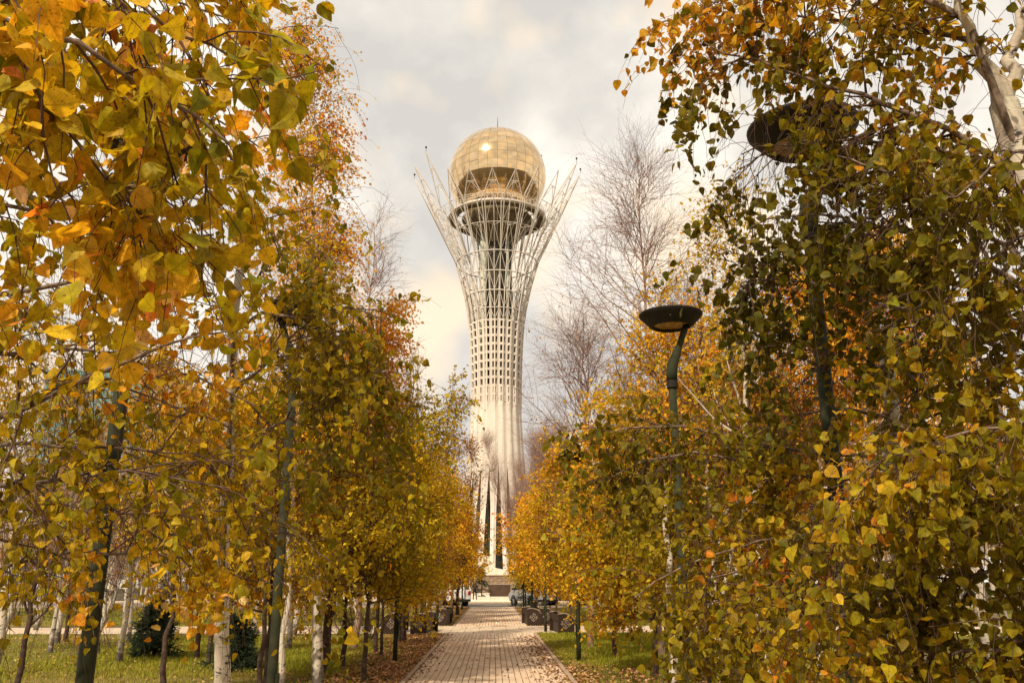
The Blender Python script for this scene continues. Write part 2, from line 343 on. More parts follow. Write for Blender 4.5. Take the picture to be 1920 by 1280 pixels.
def paver_mesh(w, l): return MB().box(-w / 2, w / 2, -l / 2, l / 2, -0.02, 0.0, bev=0.006).mesh('paver', M['paver'])
pm = paver_mesh(PW - G, PL - 0.006)
bigV, bigF = [], []
base_v = np.array([v.co[:] for v in pm.vertices]); base_f = [tuple(p.vertices) for p in pm.polygons]; base_f = np.array([f for f in base_f])
cells = []
for c in range(ncol):
    off = rng.uniform(0, PL); y = -4 + off
    while y < ROAD0 - 0.5:
        if not (CROSS0 + 0.1 < y < CROSS1 - 0.1): cells.append((PATH_X0 + (c + 0.5) * PW, y))
        y += PL
cells = np.array(cells)
order = np.argsort(np.abs(cells[:, 1] - 15.2) + np.where(cells[:, 1] < 15.2, 100, 0))
lone = set(order[:300].tolist())
pts = []
for i, (x, y) in enumerate(cells):
    z = 0.018 + rng.uniform(-0.003, 0.003); rx, ry = rng.normal(0, 0.012, 2)
    if i in lone:
        o = obj('paver', pm, None, path_root, (x, y, z)); o.rotation_euler = (rx, ry, rng.normal(0, 0.01))
    else: pts.append((x, y, z, rx, ry))
pts = np.array(pts)
V = base_v[None, :, :] + 0 * pts[:, None, :3]
V[:, :, 2] += base_v[None, :, 0] * -pts[:, None, 4] + base_v[None, :, 1] * pts[:, None, 3]
V += pts[:, None, :3]
Fq = (base_f[None] + (np.arange(len(pts)) * len(base_v))[:, None, None]).reshape(-1, 4)
obj('paving', mesh_np('paving', V.reshape(-1, 3), Fq, M['paver']), None, path_root, kind='stuff')
# kerb stones flush along both sides
for sx in (PATH_X0 - 0.06, PATH_X1 + 0.06):
    km = MB()
    y = -4.0
    while y < ROAD0 - 1:
        if not (CROSS0 - 0.5 < y < CROSS1): km.box(sx - 0.045, sx + 0.045, y, y + 0.985, -0.05, 0.03 + rng.uniform(-0.004, 0.004), bev=0.008)
        y += 1.0
    o = km.build('kerb', M['kerb'], path_root, kind='stuff')
# light cross path
cross = thing('cross_path', None, None); cross['kind'] = 'structure'
M['cross'] = noise_mat('cross_paving', (0.46, 0.36, 0.25), (0.56, 0.45, 0.33), 1.5, 0.85)
sheet('cross_path_bed', -60, 60, CROSS0, CROSS1, 0.004, M['joint']).parent = cross
cv, cf = [], []
sl = MB()
x = -14.0
while x < 12:
    for yy in np.arange(CROSS0 + 0.02, CROSS1 - 0.3, 0.5): sl.box(x, x + 0.49, yy, yy + 0.49, 0.0, 0.02 + rng.uniform(-.001, .001), bev=0.004)
    x += 0.5
sl.build('slabs', M['cross'], cross, kind='stuff')
MB().box(-60, -14.01, CROSS0 + .02, CROSS1 - 1.0, 0.0, 0.016).build('slabs', M['cross'], cross, kind='stuff')
MB().box(12.5, 60, CROSS0 + .02, CROSS1 - 1.0, 0.0, 0.016).build('slabs', M['cross'], cross, kind='stuff')
for (a, b_) in ((-120, -2.2), (2.1, 120)):
    MB().box(a, b_, ROAD0 - 0.16, ROAD0 - 0.02, -0.05, 0.11, bev=0.015).build('kerb', M['kerb'], kind='structure')
MB().box(-120, 120, ROAD1 + 0.02, ROAD1 + 0.2, -0.05, 0.12, bev=0.015).build('kerb', M['kerb'], kind='structure')
sheet('plaza', -34, 34, ROAD1 + 0.2, 101, 0.02, M['cross'])

def inpath(x, y, m=0.0):
    return ((x > PATH_X0 - 0.1 - m) & (x < PATH_X1 + 0.1 + m)) | ((y > CROSS0 - m) & (y < CROSS1 + m)) | (y > ROAD0 - 0.2)

# grass: blades, one object
def grass():
    r = np.random.default_rng(11)
    n = 120000
    D = 11 + 48 * r.random(n) ** 1.7
    x = (r.random(n) - 0.5) * 2 * (3 + D * 0.62)
    x = np.concatenate([x, 1.45 + 5 * r.random(34000), -3.0 - 7 * r.random(26000)]); D = np.concatenate([D, 18.5 + 12 * r.random(34000), 17 + 12 * r.random(26000)])
    ok = ~inpath(x, D, 0.02); x, D = x[ok], D[ok]; n = len(x)
    patch = np.sin(x * 0.7 + 1.3) * np.cos(D * 0.45) + 0.6 * np.sin(x * 1.9 + D * 0.8)
    lush = np.clip(0.5 + 0.5 * patch, 0, 1); lush = np.where((x > 1.3) & (D > 19) & (D < 31), 1.0, lush)
    lush = np.where((x < -3.5) & (D > 18) & (D < 26), np.maximum(lush, 0.75), lush)
    h = (0.04 + 0.06 * r.random(n)) * (0.6 + 0.7 * lush); w = 0.006 * (D / 12)
    a = r.random(n) * np.pi * 2; lean = (r.random(n) * 0.9)
    ux, uy = np.cos(a) * w, np.sin(a) * w
    lx, ly = -np.sin(a) * h * lean + r.normal(0, .01, n), np.cos(a) * h * lean
    base = np.stack([x, D, np.full(n, -0.012)], 1)
    V = np.stack([base - np.stack([ux, uy, 0 * ux], 1), base + np.stack([ux, uy, 0 * ux], 1), base + np.stack([lx, ly, h], 1)], 1)
    g1 = np.array([0.27, 0.275, 0.018]); g2 = np.array([0.34, 0.25, 0.05]); g3 = np.array([0.30, 0.31, 0.03])
    q = np.clip(1 - lush + r.normal(0, 0.25, n), 0, 1)[:, None]
    c = g1 * (1 - q) + g2 * q; sel = r.random(n) < 0.2; c[sel] = g3
    c *= (0.75 + 0.5 * r.random(n))[:, None]
    c4 = np.concatenate([np.repeat(c, 3, 0), np.ones((3 * n, 1))], 1)
    me = mesh_np('grass', V.reshape(-1, 3), np.arange(3 * n).reshape(-1, 3), M['grass'], [('tint', 'FLOAT_COLOR', c4)])
    tag(obj('grass', me), 'short green and straw coloured lawn grass either side of the path', 'grass', kind='stuff')
grass()
def litter():
    r = np.random.default_rng(12)
    xs, ys = [], []
    def put(n, fx, fy): 
        xs.append(fx(n)); ys.append(fy(n))
    put(8500, lambda n: PATH_X0 - 0.05 - np.abs(r.normal(0, 0.75, n)), lambda n: 13 + 17.3 * r.random(n) ** 1.4)
    put(2200, lambda n: PATH_X1 + 0.05 + np.abs(r.normal(0, 0.42, n)), lambda n: 13 + 17.3 * r.random(n) ** 1.3)
    put(1600, lambda n: PATH_X1 + 1.0 + 2.5*r.random(n), lambda n: 13 + 5.5 * r.random(n))
    put(7000, lambda n: (r.random(n) - 0.5) * 34, lambda n: 12 + 20 * r.random(n))
    put(4500, lambda n: np.where(r.random(n) < .5, PATH_X0 - 0.05 - np.abs(r.normal(0, .9, n)), PATH_X1 + 0.05 + np.abs(r.normal(0, .9, n))), lambda n: CROSS1 + 26 * r.random(n))
    x = np.concatenate(xs); y = np.concatenate(ys); ok = ~inpath(x, y); x, y = x[ok], y[ok]
    # strays on the paving, gathered along the right edge
    m = 620; px = PATH_X1 - np.abs(r.normal(0, 0.32, m)); py = 14 + 15 * r.random(m)
    px = np.concatenate([px, PATH_X0 + np.abs(r.normal(0, 0.12, 200)), PATH_X0 + 2.8 * r.random(160)]); py = np.concatenate([py, 14 + 16 * r.random(200), 14 + 30 * r.random(160)])
    x = np.concatenate([x, px]); y = np.concatenate([y, py]); on = np.zeros(len(x), bool); on[-len(px):] = True
    n = len(x); s = 0.024 + 0.018 * r.random(n); a = r.random(n) * 6.28
    z = np.where(on, 0.026, 0.012) + 0.025 * r.random(n) * (~on)
    u = np.stack([np.cos(a), np.sin(a), r.normal(0, 0.35, n)], 1) * s[:, None]; v = np.stack([-np.sin(a), np.cos(a), r.normal(0, 0.35, n)], 1) * s[:, None] * 0.8
    c = np.stack([x, y, z], 1); up = np.zeros((n, 3)); up[:, 2] = s * 0.45
    V = np.stack([c - u, c - v + up, c + u, c + v + up], 1)
    pal = np.array([[.44, .19, .085], [.5, .27, .13], [.36, .17, .06], [.46, .28, .07], [.25, .12, .05], [.55, .34, .2]])
    col = pal[r.integers(0, 6, n)] * (0.7 + 0.5 * r.random(n))[:, None]
    far = (np.abs(x) > 4)[:, None]; col = np.where(far, col * [0.95, 1.1, 0.8], col); col[on] *= 0.75
    c4 = np.concatenate([np.repeat(col, 4, 0), np.ones((4 * n, 1))], 1)
    me = mesh_np('fallen_leaves', V.reshape(-1, 3), np.arange(4 * n).reshape(-1, 4), M['litter'], [('tint', 'FLOAT_COLOR', c4)])
    tag(obj('fallen_leaves', me), 'fallen orange and pink brown leaves strewn along the path edges', 'fallen leaves', kind='stuff')
litter()

# ------------------------------------------------------------------ the tower
TW = P(932.5, 332, 193.3); TX, TY, BALL_Z = TW
tower = thing('observation_tower', 'tall white lattice tower flaring into a crown of spikes round a golden glass ball', 'tower', (TX, TY, 0))
toward = math.atan2(-TX, -TY)  # unused angle kept simple: camera lies along -Y
RZ = [0, 8, 15, 24, 30, 37, 44, 50, 53, 58, 62.6, 69, 74, 78.6, 88, 92]
RR = [9.2, 7.7, 6.75, 5.85, 5.4, 5.02, 5.1, 5.35, 5.55, 6.2, 7.15, 8.95, 11.3, 13.7, 18.5, 20.4]
def RT(z): return float(np.interp(z, RZ, RR))
def AZ(a, r, z): a = math.radians(a); return (r * math.sin(a), -r * math.cos(a), z)   # azimuth 0 faces the camera
# petal: pleated strip, solid below, pierced by windows above
def petal_mesh():
    mb = MB(); cols = [-9, -6.2, -1.5, 1.5, 6.2, 9]
    rad = {-9: -0.14, -6.2: -0.02, -1.5: 0.34, 1.5: 0.34, 6.2: -0.02, 9: -0.14}
    def pt(a, z):
        w = 1.0
        if z < 24.5: w = 1.0 - 0.5 * (24.5 - z) / 10.0 if z > 15.3 else 0.54 - 0.16 * (15.3 - z) / 15.3
        pl = 0.55 if z < 37 else 1.0
        return AZ(a * max(w, 0.36), RT(z) + rad[a] * pl, z)
    zs = list(np.linspace(0, 24.5, 15)) + list(np.linspace(26.5, 37.2, 6))
    for i in range(len(zs) - 1):
        for j in range(5):
            a0, a1 = cols[j], cols[j + 1]
            mb.add([pt(a0, zs[i]), pt(a1, zs[i]), pt(a1, zs[i + 1]), pt(a0, zs[i + 1])], [(0, 1, 2, 3)])
    z = 37.2; k = 0
    while z < 53.5:
        h = 1.22 if z < 54 else 1.45; t = 0.55 if z < 50 else 0.38
        for j in range(5):
            a0, a1 = cols[j], cols[j + 1]
            win = j in (1, 3)
            if z < 40.5 and win:   # the lowest windows are narrow
                mid = a0 + (a1 - a0) * (0.3 if j == 1 else 0.7)
                q0, q1 = (a0, mid) if j == 1 else (mid, a1)
                rr = {**rad, mid: 0.5 * (rad[a0] + rad[a1])}
                def p2(a, zz): return AZ(a, RT(zz) + rr[a], zz)
                mb.add([p2(q0, z), p2(q1, z), p2(q1, z + h), p2(q0, z + h)], [(0, 1, 2, 3)])
            if not win: mb.add([pt(a0, z), pt(a1, z), pt(a1, z + h), pt(a0, z + h)], [(0, 1, 2, 3)])
            mb.add([pt(a0, z + h), pt(a1, z + h), pt(a1, z + h + t), pt(a0, z + h + t)], [(0, 1, 2, 3)])
        z += h + t
    # tapering fins rising from the valley strips
    top = z
    for s in (-1, 1):
        prev = None
        for i in range(9):
            zz = top + i * 1.25; w = 2.8 * (1 - i / 8.6)
            a0, a1 = s * 9, s * (9 - w)
            cur = (AZ(a0, RT(zz) - 0.14, zz), AZ(a1, RT(zz) - 0.1, zz))
            if prev: mb.add([prev[0], prev[1], cur[1], cur[0]], [(0, 1, 2, 3) if s < 0 else (3, 2, 1, 0)])
            prev = cur
    me = mb.mesh('petal', M['white_steel']); return me
OFF = -4.0
pmesh = petal_mesh()
for i in range(20):
    o = obj('petal', pmesh, None, tower); o.rotation_euler = (0, 0, math.radians(i * 18 + OFF))
    sm = o.modifiers.new('thickness', 'SOLIDIFY'); sm.thickness = 0.28; sm.offset = -1
RINGS = [60.6, 64.6, 68.7]
inner = lambda z: max(4.6, RT(z) - 0.6 - (z - 56) * 0.085)
def rib_mesh():
    mb = MB()
    zs = [55] + list(np.linspace(58, 69, 7))
    mb.tube([AZ(0, RT(z) + 0.2, z) for z in zs], 0.11, 6)
    mb.tube([AZ(-9, RT(z) - 0.1, z) for z in zs], 0.10, 5)
    lv = [54.5, 57.0] + RINGS
    for i in range(len(lv) - 1):
        z0, z1 = lv[i], lv[i + 1]; zm = (z0 + z1) / 2
        for s in (-9, 9):
            mb.tube([AZ(0, RT(z0) + .1, z0), AZ(s, RT(z1), z1)], 0.065, 4)
    return mb.mesh('rib', M['white_steel'])
rmesh = rib_mesh()
for i in range(20):
    o = obj('rib', rmesh, None, tower); o.rotation_euler = (0, 0, math.radians(i * 18 + OFF))
def ring(name, r, z, t, mat, parent=tower, n=60, sides=6):
    return MB().tube([AZ(i * 360 / n, r, z) for i in range(n + 1)], t, sides, cap=False).build(name, mat, parent, smooth=True)
for z in RINGS: ring('ring_beam', RT(z) + 0.05, z, 0.13, M['white_steel'])
for z in (57.0,): ring('ring_beam', RT(z) + 0.05, z, 0.1, M['white_steel'])
# crown spikes
spikes = {-22: (84.5, 16.0), -4: (84.2, 15.6), 14: (84.2, 15.8), 32: (85.5, 16.3), -40: (85.5, 16.3), 50: (86.2, 17.0), -58: (90.8, 18.2), 68: (89.9, 18.7), 86: (90.2, 18.8), -76: (90.2, 18.9), -94: (89.8, 18.9),
          104: (86.5, 17.0), -112: (86.5, 17.0), 140: (101.0, 16.8), -148: (101.5, 15.2), 176: (90, 17.0), -130: (87, 17), 122: (87, 17), 158: (90, 17), -166: (90, 17)}
for az, (tz, tr) in spikes.items():
    mb = MB(); z0 = 68.7; tip = Vector(AZ(az, tr, tz)); r0 = RT(z0)
    B = [Vector(AZ(az - 8.6, r0, z0)), Vector(AZ(az + 8.6, r0, z0)), Vector(AZ(az, inner(z0), z0))]
    zk = min(79.6, tz - 4.6); fk = (zk - z0) / (tz - z0); rk = r0 + (tr - r0) * fk
    K = [Vector(AZ(az - 7.6, rk, zk)), Vector(AZ(az + 7.6, rk, zk)), Vector(AZ(az, rk - 2.3, zk))]
    for b, k_ in zip(B, K): mb.tube([b, k_, tip], [0.12, 0.11, 0.085], 5)
    def on(q, f): return B[q].lerp(K[q], f / fk) if f < fk else K[q].lerp(tip, (f - fk) / (1 - fk))
    fr_ = [0, fk * .5, fk] + [fk + (1 - fk) * w for w in ((.36, .68) if tz > 88 else (.5,))]; n = len(fr_)
    L_ = [[on(q, f) for q in range(3)] for f in fr_]
    for k in range(n):
        for q in range(3):
            if k: mb.tube([L_[k][q], L_[k][(q + 1) % 3]], 0.06, 4)
            if k + 1 < n:
                if q == 0:
                    m_pt = (L_[k + 1][0] + L_[k + 1][1]) / 2
                    mb.tube([L_[k][0], m_pt], 0.055, 4); mb.tube([L_[k][1], m_pt], 0.055, 4)
    sp = mb.build('spike', M['white_steel'], tower)
    if az in (-58, -94, 86, 140, 68):
        MB().tube([tip, tip + Vector((0, 0, 0.9))], 0.05, 4).lathe([(0.02, 0.8), (0.2, 0.95), (0.2, 1.25), (0.02, 1.4)], 8, c=tuple(tip)).build('beacon', M['tower_dark'], sp)
# core
def lathe_part(name, prof, mat, parent=tower, n=40, smooth=True): return MB().lathe(prof, n).build(name, mat, parent, smooth)
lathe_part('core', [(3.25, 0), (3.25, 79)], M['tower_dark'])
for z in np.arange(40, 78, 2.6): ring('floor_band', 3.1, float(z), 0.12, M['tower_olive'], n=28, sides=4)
mb = MB()
for a in range(0, 360, 24): 
    mb.tube([AZ(a, 3.35, 3), AZ(a, 3.35, 78)], 0.05, 4)
mb.build('mullions', M['tower_olive'], tower, kind='stuff')
MB().tube([(-2.9, -2.6, 3), (-2.9, -2.6, 77.5)], 0.75, 16).build('service_shaft', M['tower_pipe'], tower, smooth=True)
MB().tube([(2.3, -2.9, 40), (2.3, -2.9, 77.5)], 0.3, 10).build('lift_rail', M['tower_pipe'], tower, smooth=True)
# bowl, deck ring, gallery
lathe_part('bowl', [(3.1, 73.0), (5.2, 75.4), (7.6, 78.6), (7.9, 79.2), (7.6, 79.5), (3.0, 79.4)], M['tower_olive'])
bb = MB()
for a in range(0, 360, 18): bb.tube([AZ(a, 3.3, 72.9), AZ(a, 5.3, 75.2), AZ(a, 7.9, 78.7)], 0.1, 4)
bb.build('bowl_ribs', M['white_steel'], tower, kind='stuff')
lathe_part('deck', [(8.9, 79.0), (10.5, 79.0), (10.9, 79.25), (10.9, 79.7), (10.6, 79.8), (8.9, 79.8), (8.9, 79.0)], M['white_steel'], n=64, smooth=False)
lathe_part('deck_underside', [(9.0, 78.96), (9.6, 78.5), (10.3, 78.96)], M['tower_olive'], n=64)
sp_ = MB()
for a in range(0, 360, 18): sp_.tube([AZ(a + OFF, 7.6, 79.2), AZ(a + OFF, 9.0, 79.3)], 0.13, 4)
sp_.build('deck_struts', M['white_steel'], tower, kind='stuff')
rl = MB()
for a in range(0, 360, 6): rl.tube([AZ(a, 10.6, 79.8), AZ(a, 10.6, 80.95)], 0.05, 4)
for z in (80.35, 80.95): rl.tube([AZ(a, 10.6, z) for a in range(0, 361, 6)], 0.055, 4, cap=False)
rl.build('railing', M['white_steel'], tower, kind='stuff')
# golden ball of panels
M['ball_seam'] = noise_mat('ball_seam', (0.30, 0.20, 0.10), (0.36, 0.25, 0.13), 1, 0.5)
ball = MB().lathe([(10.75 * math.cos(t), 10.75 * math.sin(t)) for t in np.linspace(-math.pi / 2 + .01, math.pi / 2 - .01, 40)], 64).build('ball', M['ball_seam'], tower, smooth=True, loc=(0, 0, BALL_Z))
NA, NR, RB = 32, 17, 11.0
def patch(t0, t1, a0, a1, sub):
    vs = []; m = sub + 1; g = 0.0019
    t0 += g; t1 -= g; a0 += g / max(0.25, math.cos((t0 + t1) / 2)); a1 -= g / max(0.25, math.cos((t0 + t1) / 2))
    for i in range(m):
        t = t0 + (t1 - t0) * i / sub
        for j in range(m):
            a = a0 + (a1 - a0) * j / sub; vs.append((RB * math.cos(t) * math.sin(a), -RB * math.cos(t) * math.cos(a), RB * math.sin(t)))
    fs = [(i * m + j, i * m + j + 1, (i + 1) * m + j + 1, (i + 1) * m + j) for i in range(sub) for j in range(sub)]
    return vs, fs
ts = np.linspace(-math.pi / 2 + 0.02, math.pi / 2 - 0.02, NR + 1)
vc = -Vector(TW - EYEP).normalized()
cand = []
for i in range(NR):
    tm = (ts[i] + ts[i + 1]) / 2
    for j in range(NA):
        am = (j + 0.5) * 2 * math.pi / NA
        nrm = Vector((math.cos(tm) * math.sin(am), -math.cos(tm) * math.cos(am), math.sin(tm))); cand.append((nrm.dot(vc), i, j))
cand.sort(reverse=True); vis = {(i, j) for _, i, j in cand[:290]}
rowmesh = {}
rest = MB()
for i in range(NR):
    for j in range(NA):
        if (i, j) in vis:
            if i not in rowmesh:
                vs, fs = patch(ts[i], ts[i + 1], 0, 2 * math.pi / NA, 3); rowmesh[i] = MB().add(vs, fs).mesh('panel', M['gold'], True)
            o = obj('panel', rowmesh[i], None, ball); o.rotation_euler = (rng.normal(0, .0014), rng.normal(0, .0014), 2 * math.pi / NA * j)
        else:
            vs, fs = patch(ts[i], ts[i + 1], 2 * math.pi / NA * j, 2 * math.pi / NA * (j + 1), 3); rest.add(vs, fs)
rest.build('far_panels', M['gold'], ball, smooth=True, kind='stuff')
MB().tube([(0, 0, BALL_Z + 10.9), (0, 0, BALL_Z + 12.3), (0, 0, BALL_Z + 15.2)], [0.14, 0.1, 0.03], 6).tube([(0, 0, BALL_Z + 11.8), (-.5, 0, BALL_Z + 11.8)], .05, 4).box(-.65, -.4, -.1, .1, BALL_Z + 11.6, BALL_Z + 12.0).build('antenna', M['tower_dark'], tower)

# ------------------------------------------------------------------ podium, terraces beyond the road
def stone_wall(name, label, x0, x1, y0, y1, z0, z1, bl, bh, mat, cap=None):
    w = thing(name, label, 'wall', ((x0 + x1) / 2, y0, z0)); cx = (x0 + x1) / 2
    MB().box(x0 - cx, x1 - cx, 0.05, y1 - y0, 0, z1 - z0 - .02).build('core', mat, w)
    rr = np.random.default_rng(int(abs(x0) * 7) + 3); nrow = max(1, int(round((z1 - z0) / bh))); bh = (z1 - z0) / nrow
    ms = [MB().box(0, bl - .025, -0.0, 0.12, 0, bh - .02, bev=0.0).mesh('block', mat) for _ in range(1)]
    for r_ in range(nrow):
        x = x0 + (bl / 2 if r_ % 2 else 0)
        while x + bl < x1 + .01:
            o = obj('block', ms[0], None, w, (x - cx, -0.03 - rr.uniform(0, .05), r_ * bh)); x += bl
    if cap: MB().box(x0 - cx - .1, x1 - cx + .1, -.15, y1 - y0, z1 - z0, z1 - z0 + .12, bev=.02).build('coping', cap, w)
    return w
stone_wall('podium_wall', 'rough brown stone podium wall in front of the tower foot', -9, 9, 100, 101, 0.02, 2.35, 0.9, 0.29, M['rough_stone'], M['kerb'])
sheet('terrace', -26, 26, 101, 215, 2.4, M['rough_stone'])
MB().box(-26, -9.1, 100.2, 101.2, 0.02, 2.3).build('terrace_bank', M['rough_stone'], kind='structure')
MB().box(9.1, 26, 100.2, 101.2, 0.02, 2.3).build('terrace_bank', M['rough_stone'], kind='structure')
# dark slanted entrance screen in front of it
t = thing('entrance_screen', 'dark brown slanted entrance screen against the stone podium wall', 'screen', (XatD(936, 97), 97, 0.02))
MB().prism([(-1.15, 0), (1.15, 0), (1.25, 1.38), (-1.2, 1.38)], 'y', 0, 0.4).build('slab', M['dark_stone'], t)
MB().prism([(-1.22, 1.385), (1.27, 1.385), (1.27, 1.46), (-1.22, 1.46)], 'y', -0.03, 0.45).build('coping', M['bench_metal'], t)
def low_wall(label, x0, x1, y, z1, th=0.5):
    w = thing('low_wall', label, 'low wall', ((x0 + x1) / 2, y, 0.02)); n = max(2, int((x1 - x0) / 1.2)); s = (x1 - x0) / n
    me = MB().box(0.008, s - .008, 0, th, 0, z1, bev=.02).mesh('slab', M['white_stone'])
    for i in range(n): obj('slab', me, None, w, (-(x1 - x0) / 2 + i * s, 0, 0))
low_wall('long low white stone kerb wall nearest the far side of the road', -6.5, 6.0, 75.0, 0.22)
low_wall('white stone step wall behind the grass strip beyond the road', -6.5, 6.0, 82.0, 0.36)
low_wall('short white stone wall left of the dark entrance screen', XatD(888, 92) - 1.2, XatD(918, 92), 92.0, 0.55)
MB().add([(-6.5, 75.6, .035), (6, 75.6, .035), (6, 81.8, .035), (-6.5, 81.8, .035)], [(0, 1, 2, 3)]).build('grass_strip', M['lawn'], kind='structure')
MB().prism([(-2.6, 0), (3.4, 0), (2.9, 1.5), (1.3, 1.8), (0.9, 3.6), (-0.9, 4.2), (-1.4, 2.4)], 'y', 0, 1.0).build('marble_plinth', M['white_stone'], tower, loc=(-1.5, -13, 2.4))

# ------------------------------------------------------------------ far glass building, left
bt = thing('glass_building', 'teal glass high rise with white corner pier glimpsed through the left leaves', 'building', (0, 0, 0))
bx1 = XatD(243, 230); bx0 = bx1 - 30; btop = 58
bt.location = (bx0, 230, 0)
MB().box(0, 30, 0.3, 24, 0, btop).build('body', M['facade'], bt)
MB().box(30.02, 32, -0.4, 24, 0, btop + 1.5).build('corner_pier', M['facade'], bt)
pane = MB().box(0.08, 2.9, 0, 0.25, 0.1, 2.5).mesh('pane', M['teal_glass'])
for f in range(int(btop / 3.2)):
    MB().box(0, 30, -0.1, 0.28, f * 3.2 + 2.65, f * 3.2 + 3.15).build('spandrel', M['teal_glass'], bt)
    if f < 6: continue
    for c in range(10): obj('pane', pane, None, bt, (c * 3.0, 0.02, f * 3.2))

# ------------------------------------------------------------------ street lamps
def make_lamp():
    t = thing('street_lamp', '', 'street lamp', group='street lamps along the path')
    MB().tube([(0, 0, -0.05), (0, 0, 0.4), (0, 0, 3.72)], [0.054, 0.050, 0.042], 14).build('pole', M['lamp_green'], t, smooth=True)
    MB().tube([(0, 0, 3.72), (0, 0, 3.80)], 0.06, 14).build('collar', M['lamp_dark'], t)
    MB().tube([(0, 0, 3.80), (0, 0, 3.88), (0.012, 0, 3.98), (0.05, 0, 4.07), (0.10, 0, 4.2), (0.16, 0, 4.36), (0.2, 0, 4.47)], [0.056, 0.06, 0.06, 0.052, 0.034, 0.033, 0.033], 14).build('arm', M['lamp_green'], t, smooth=True)
    cx = 0.02
    h = MB().lathe([(0.19, 4.425), (0.215, 4.41), (0.235, 4.418), (0.325, 4.51), (0.348, 4.535), (0.352, 4.552), (0.33, 4.56), (0.15, 4.585), (0.01, 4.59)], 40, c=(cx, 0, 0)).build('lamp_head', M['lamp_dark'], t, smooth=True)
    MB().lathe([(0.01, 4.435), (0.195, 4.435), (0.195, 4.46), (0.01, 4.46)], 32, c=(cx, 0, 0)).build('lens', M['amber'], h)
    MB().lathe([(0.20, 4.424), (0.21, 4.404), (0.222, 4.414)], 32, c=(cx, 0, 0)).build('lens_ring', M['lamp_green'], h)
    bl = MB()
    for k in range(6):
        w = k * math.pi / 3 + .3; bl.box(cx + .28 * math.cos(w) - .008, cx + .28 * math.cos(w) + .008, .28 * math.sin(w) - .008, .28 * math.sin(w) + .008, 4.452, 4.472)
    bl.build('bolts', M['lamp_green'], h, kind='stuff')
    MB().box(-0.062, -0.045, -0.05, 0.05, 0.55, 0.85, bev=.004).build('hatch', M['lamp_green'], t)
    return t
lamp0 = make_lamp()
lamps = [  # x, y, side (+1 right), label
    (1.93, 9.0, 1, 'dark green street lamp with round bowl head standing clear against the bare birch'),
    (-2.13, 8.85, -1, 'street lamp whose dark bowl head is half lost in leaves left of the tower'),
    (-2.28, 5.15, -1, 'thick leaning dark green street lamp pole nearest the camera at far left'),
    (1.98, 4.95, 1, 'street lamp overhead at right with its bowl head wrapped in birch leaves'),
    (-2.13, 19.8, -1, 'street lamp pole standing on the leaf strewn left verge before the benches'),
    (1.88, 19.8, 1, 'street lamp pole standing on the green verge right of the path'),
    (-1.98, 31.6, -1, 'slender street lamp at the left corner of the cross path'),
    (1.85, 31.6, 1, 'slender street lamp at the right corner of the cross path'),
    (-1.98, 43.5, -1, 'distant street lamp on the left verge beyond the cross path'),
    (1.9, 43.5, 1, 'distant street lamp on the right verge beyond the cross path'),
    (-1.95, 56.0, -1, 'farthest thin street lamp on the left just before the road'),
    (1.9, 56.0, 1, 'farthest thin street lamp on the right just before the road')]
for i, (x, y, s, lb) in enumerate(lamps):
    o = lamp0 if i == 0 else copy_tree(lamp0)
    o.location = (x, y, 0.0); o.rotation_euler = (0, 0, 0 if s > 0 else math.pi); o['label'] = lb

# ------------------------------------------------------------------ benches with carved end panels
def make_bench():
    t = thing('park_bench', '', 'bench', group='dark benches with carved end panels')
    out = [(-0.28, 0), (0.28, 0), (0.28, 0.64), (0.05, 0.66), (-0.10, 0.62), (-0.2, 0.55), (-0.28, 0.46)]
    for y in (0.0, 2.1):
        p = MB().prism(out, 'y', y, y + 0.09).build('end_panel', M['bench_wood'], t)
        MB().tube([(a, y + .045, b + .008) for a, b in [(-0.28, .46), (-0.2, 0.55), (-0.10, 0.62), (0.05, 0.66), (0.28, 0.64)]], 0.02, 5).build('cap_rail', M['bench_metal'], p)
        e = MB(); c = Vector((0.02, y - 0.012, 0.33))
        for k in range(4):
            a = k * math.pi / 2
            dv = Vector((math.cos(a), 0, math.sin(a))); pv = Vector((-math.sin(a), 0, math.cos(a)))
            e.tube([c + dv * 0.03, c + dv * 0.17], 0.009, 4)
            e.tube([c + dv * 0.17, c + dv * 0.11 + pv * 0.05, c + dv * 0.07 + pv * 0.07, c + pv * 0.17], 0.008, 4)
            e.tube([c + dv * 0.05, c + dv * 0.1 + pv * 0.02, c + dv * 0.13 + pv * 0.055, c + dv * 0.1 + pv * 0.1], 0.007, 4)
        e.tube([c + Vector((0.05 * math.cos(w), 0, 0.05 * math.sin(w))) for w in np.linspace(0, 2 * math.pi, 13)], 0.008, 4)
        e.build('emblem', M['bench_metal'], p)
    for k in range(4): MB().box(-0.16 + k * 0.105, -0.16 + k * 0.105 + 0.085, 0.095, 2.095, 0.40, 0.435, bev=.006).build('seat_slat', M['bench_wood'], t)
    MB().box(-0.15, 0.2, 0.095, 2.095, 0.02, 0.395).build('seat_box', M['bench_wood'], t)
    for k in range(3): MB().box(0.225, 0.262, 0.095, 2.095, 0.455 + k * .06, 0.505 + k * .06).build('back_slat', M['bench_wood'], t)
    return t
b0 = make_bench()
benches = [(-2.5, 30.2, 0, 'dark bench with carved end panel nearest the path on the left verge corner'),
           (-3.5, 30.6, 0, 'dark bench behind the lamp pole, farther left from the path'),
           (2.47, 30.2, 1, 'dark bench with diamond emblem end panel on the right verge corner'),
           (-2.15, 35.8, 0, 'dark bench across the cross path on the left, beside the birch trunks'),
           (1.65, 35.9, 1, 'dark bench across the cross path on the right, closest to the path')]
for i, (x, y, f, lb) in enumerate(benches):
    o = b0 if i == 0 else copy_tree(b0)
    o.location = (x, y, 0.0); o['label'] = lb; o.rotation_euler = (0, 0, math.radians(4 if f else -4))
    if f: o.scale = (-1, 1, 1)
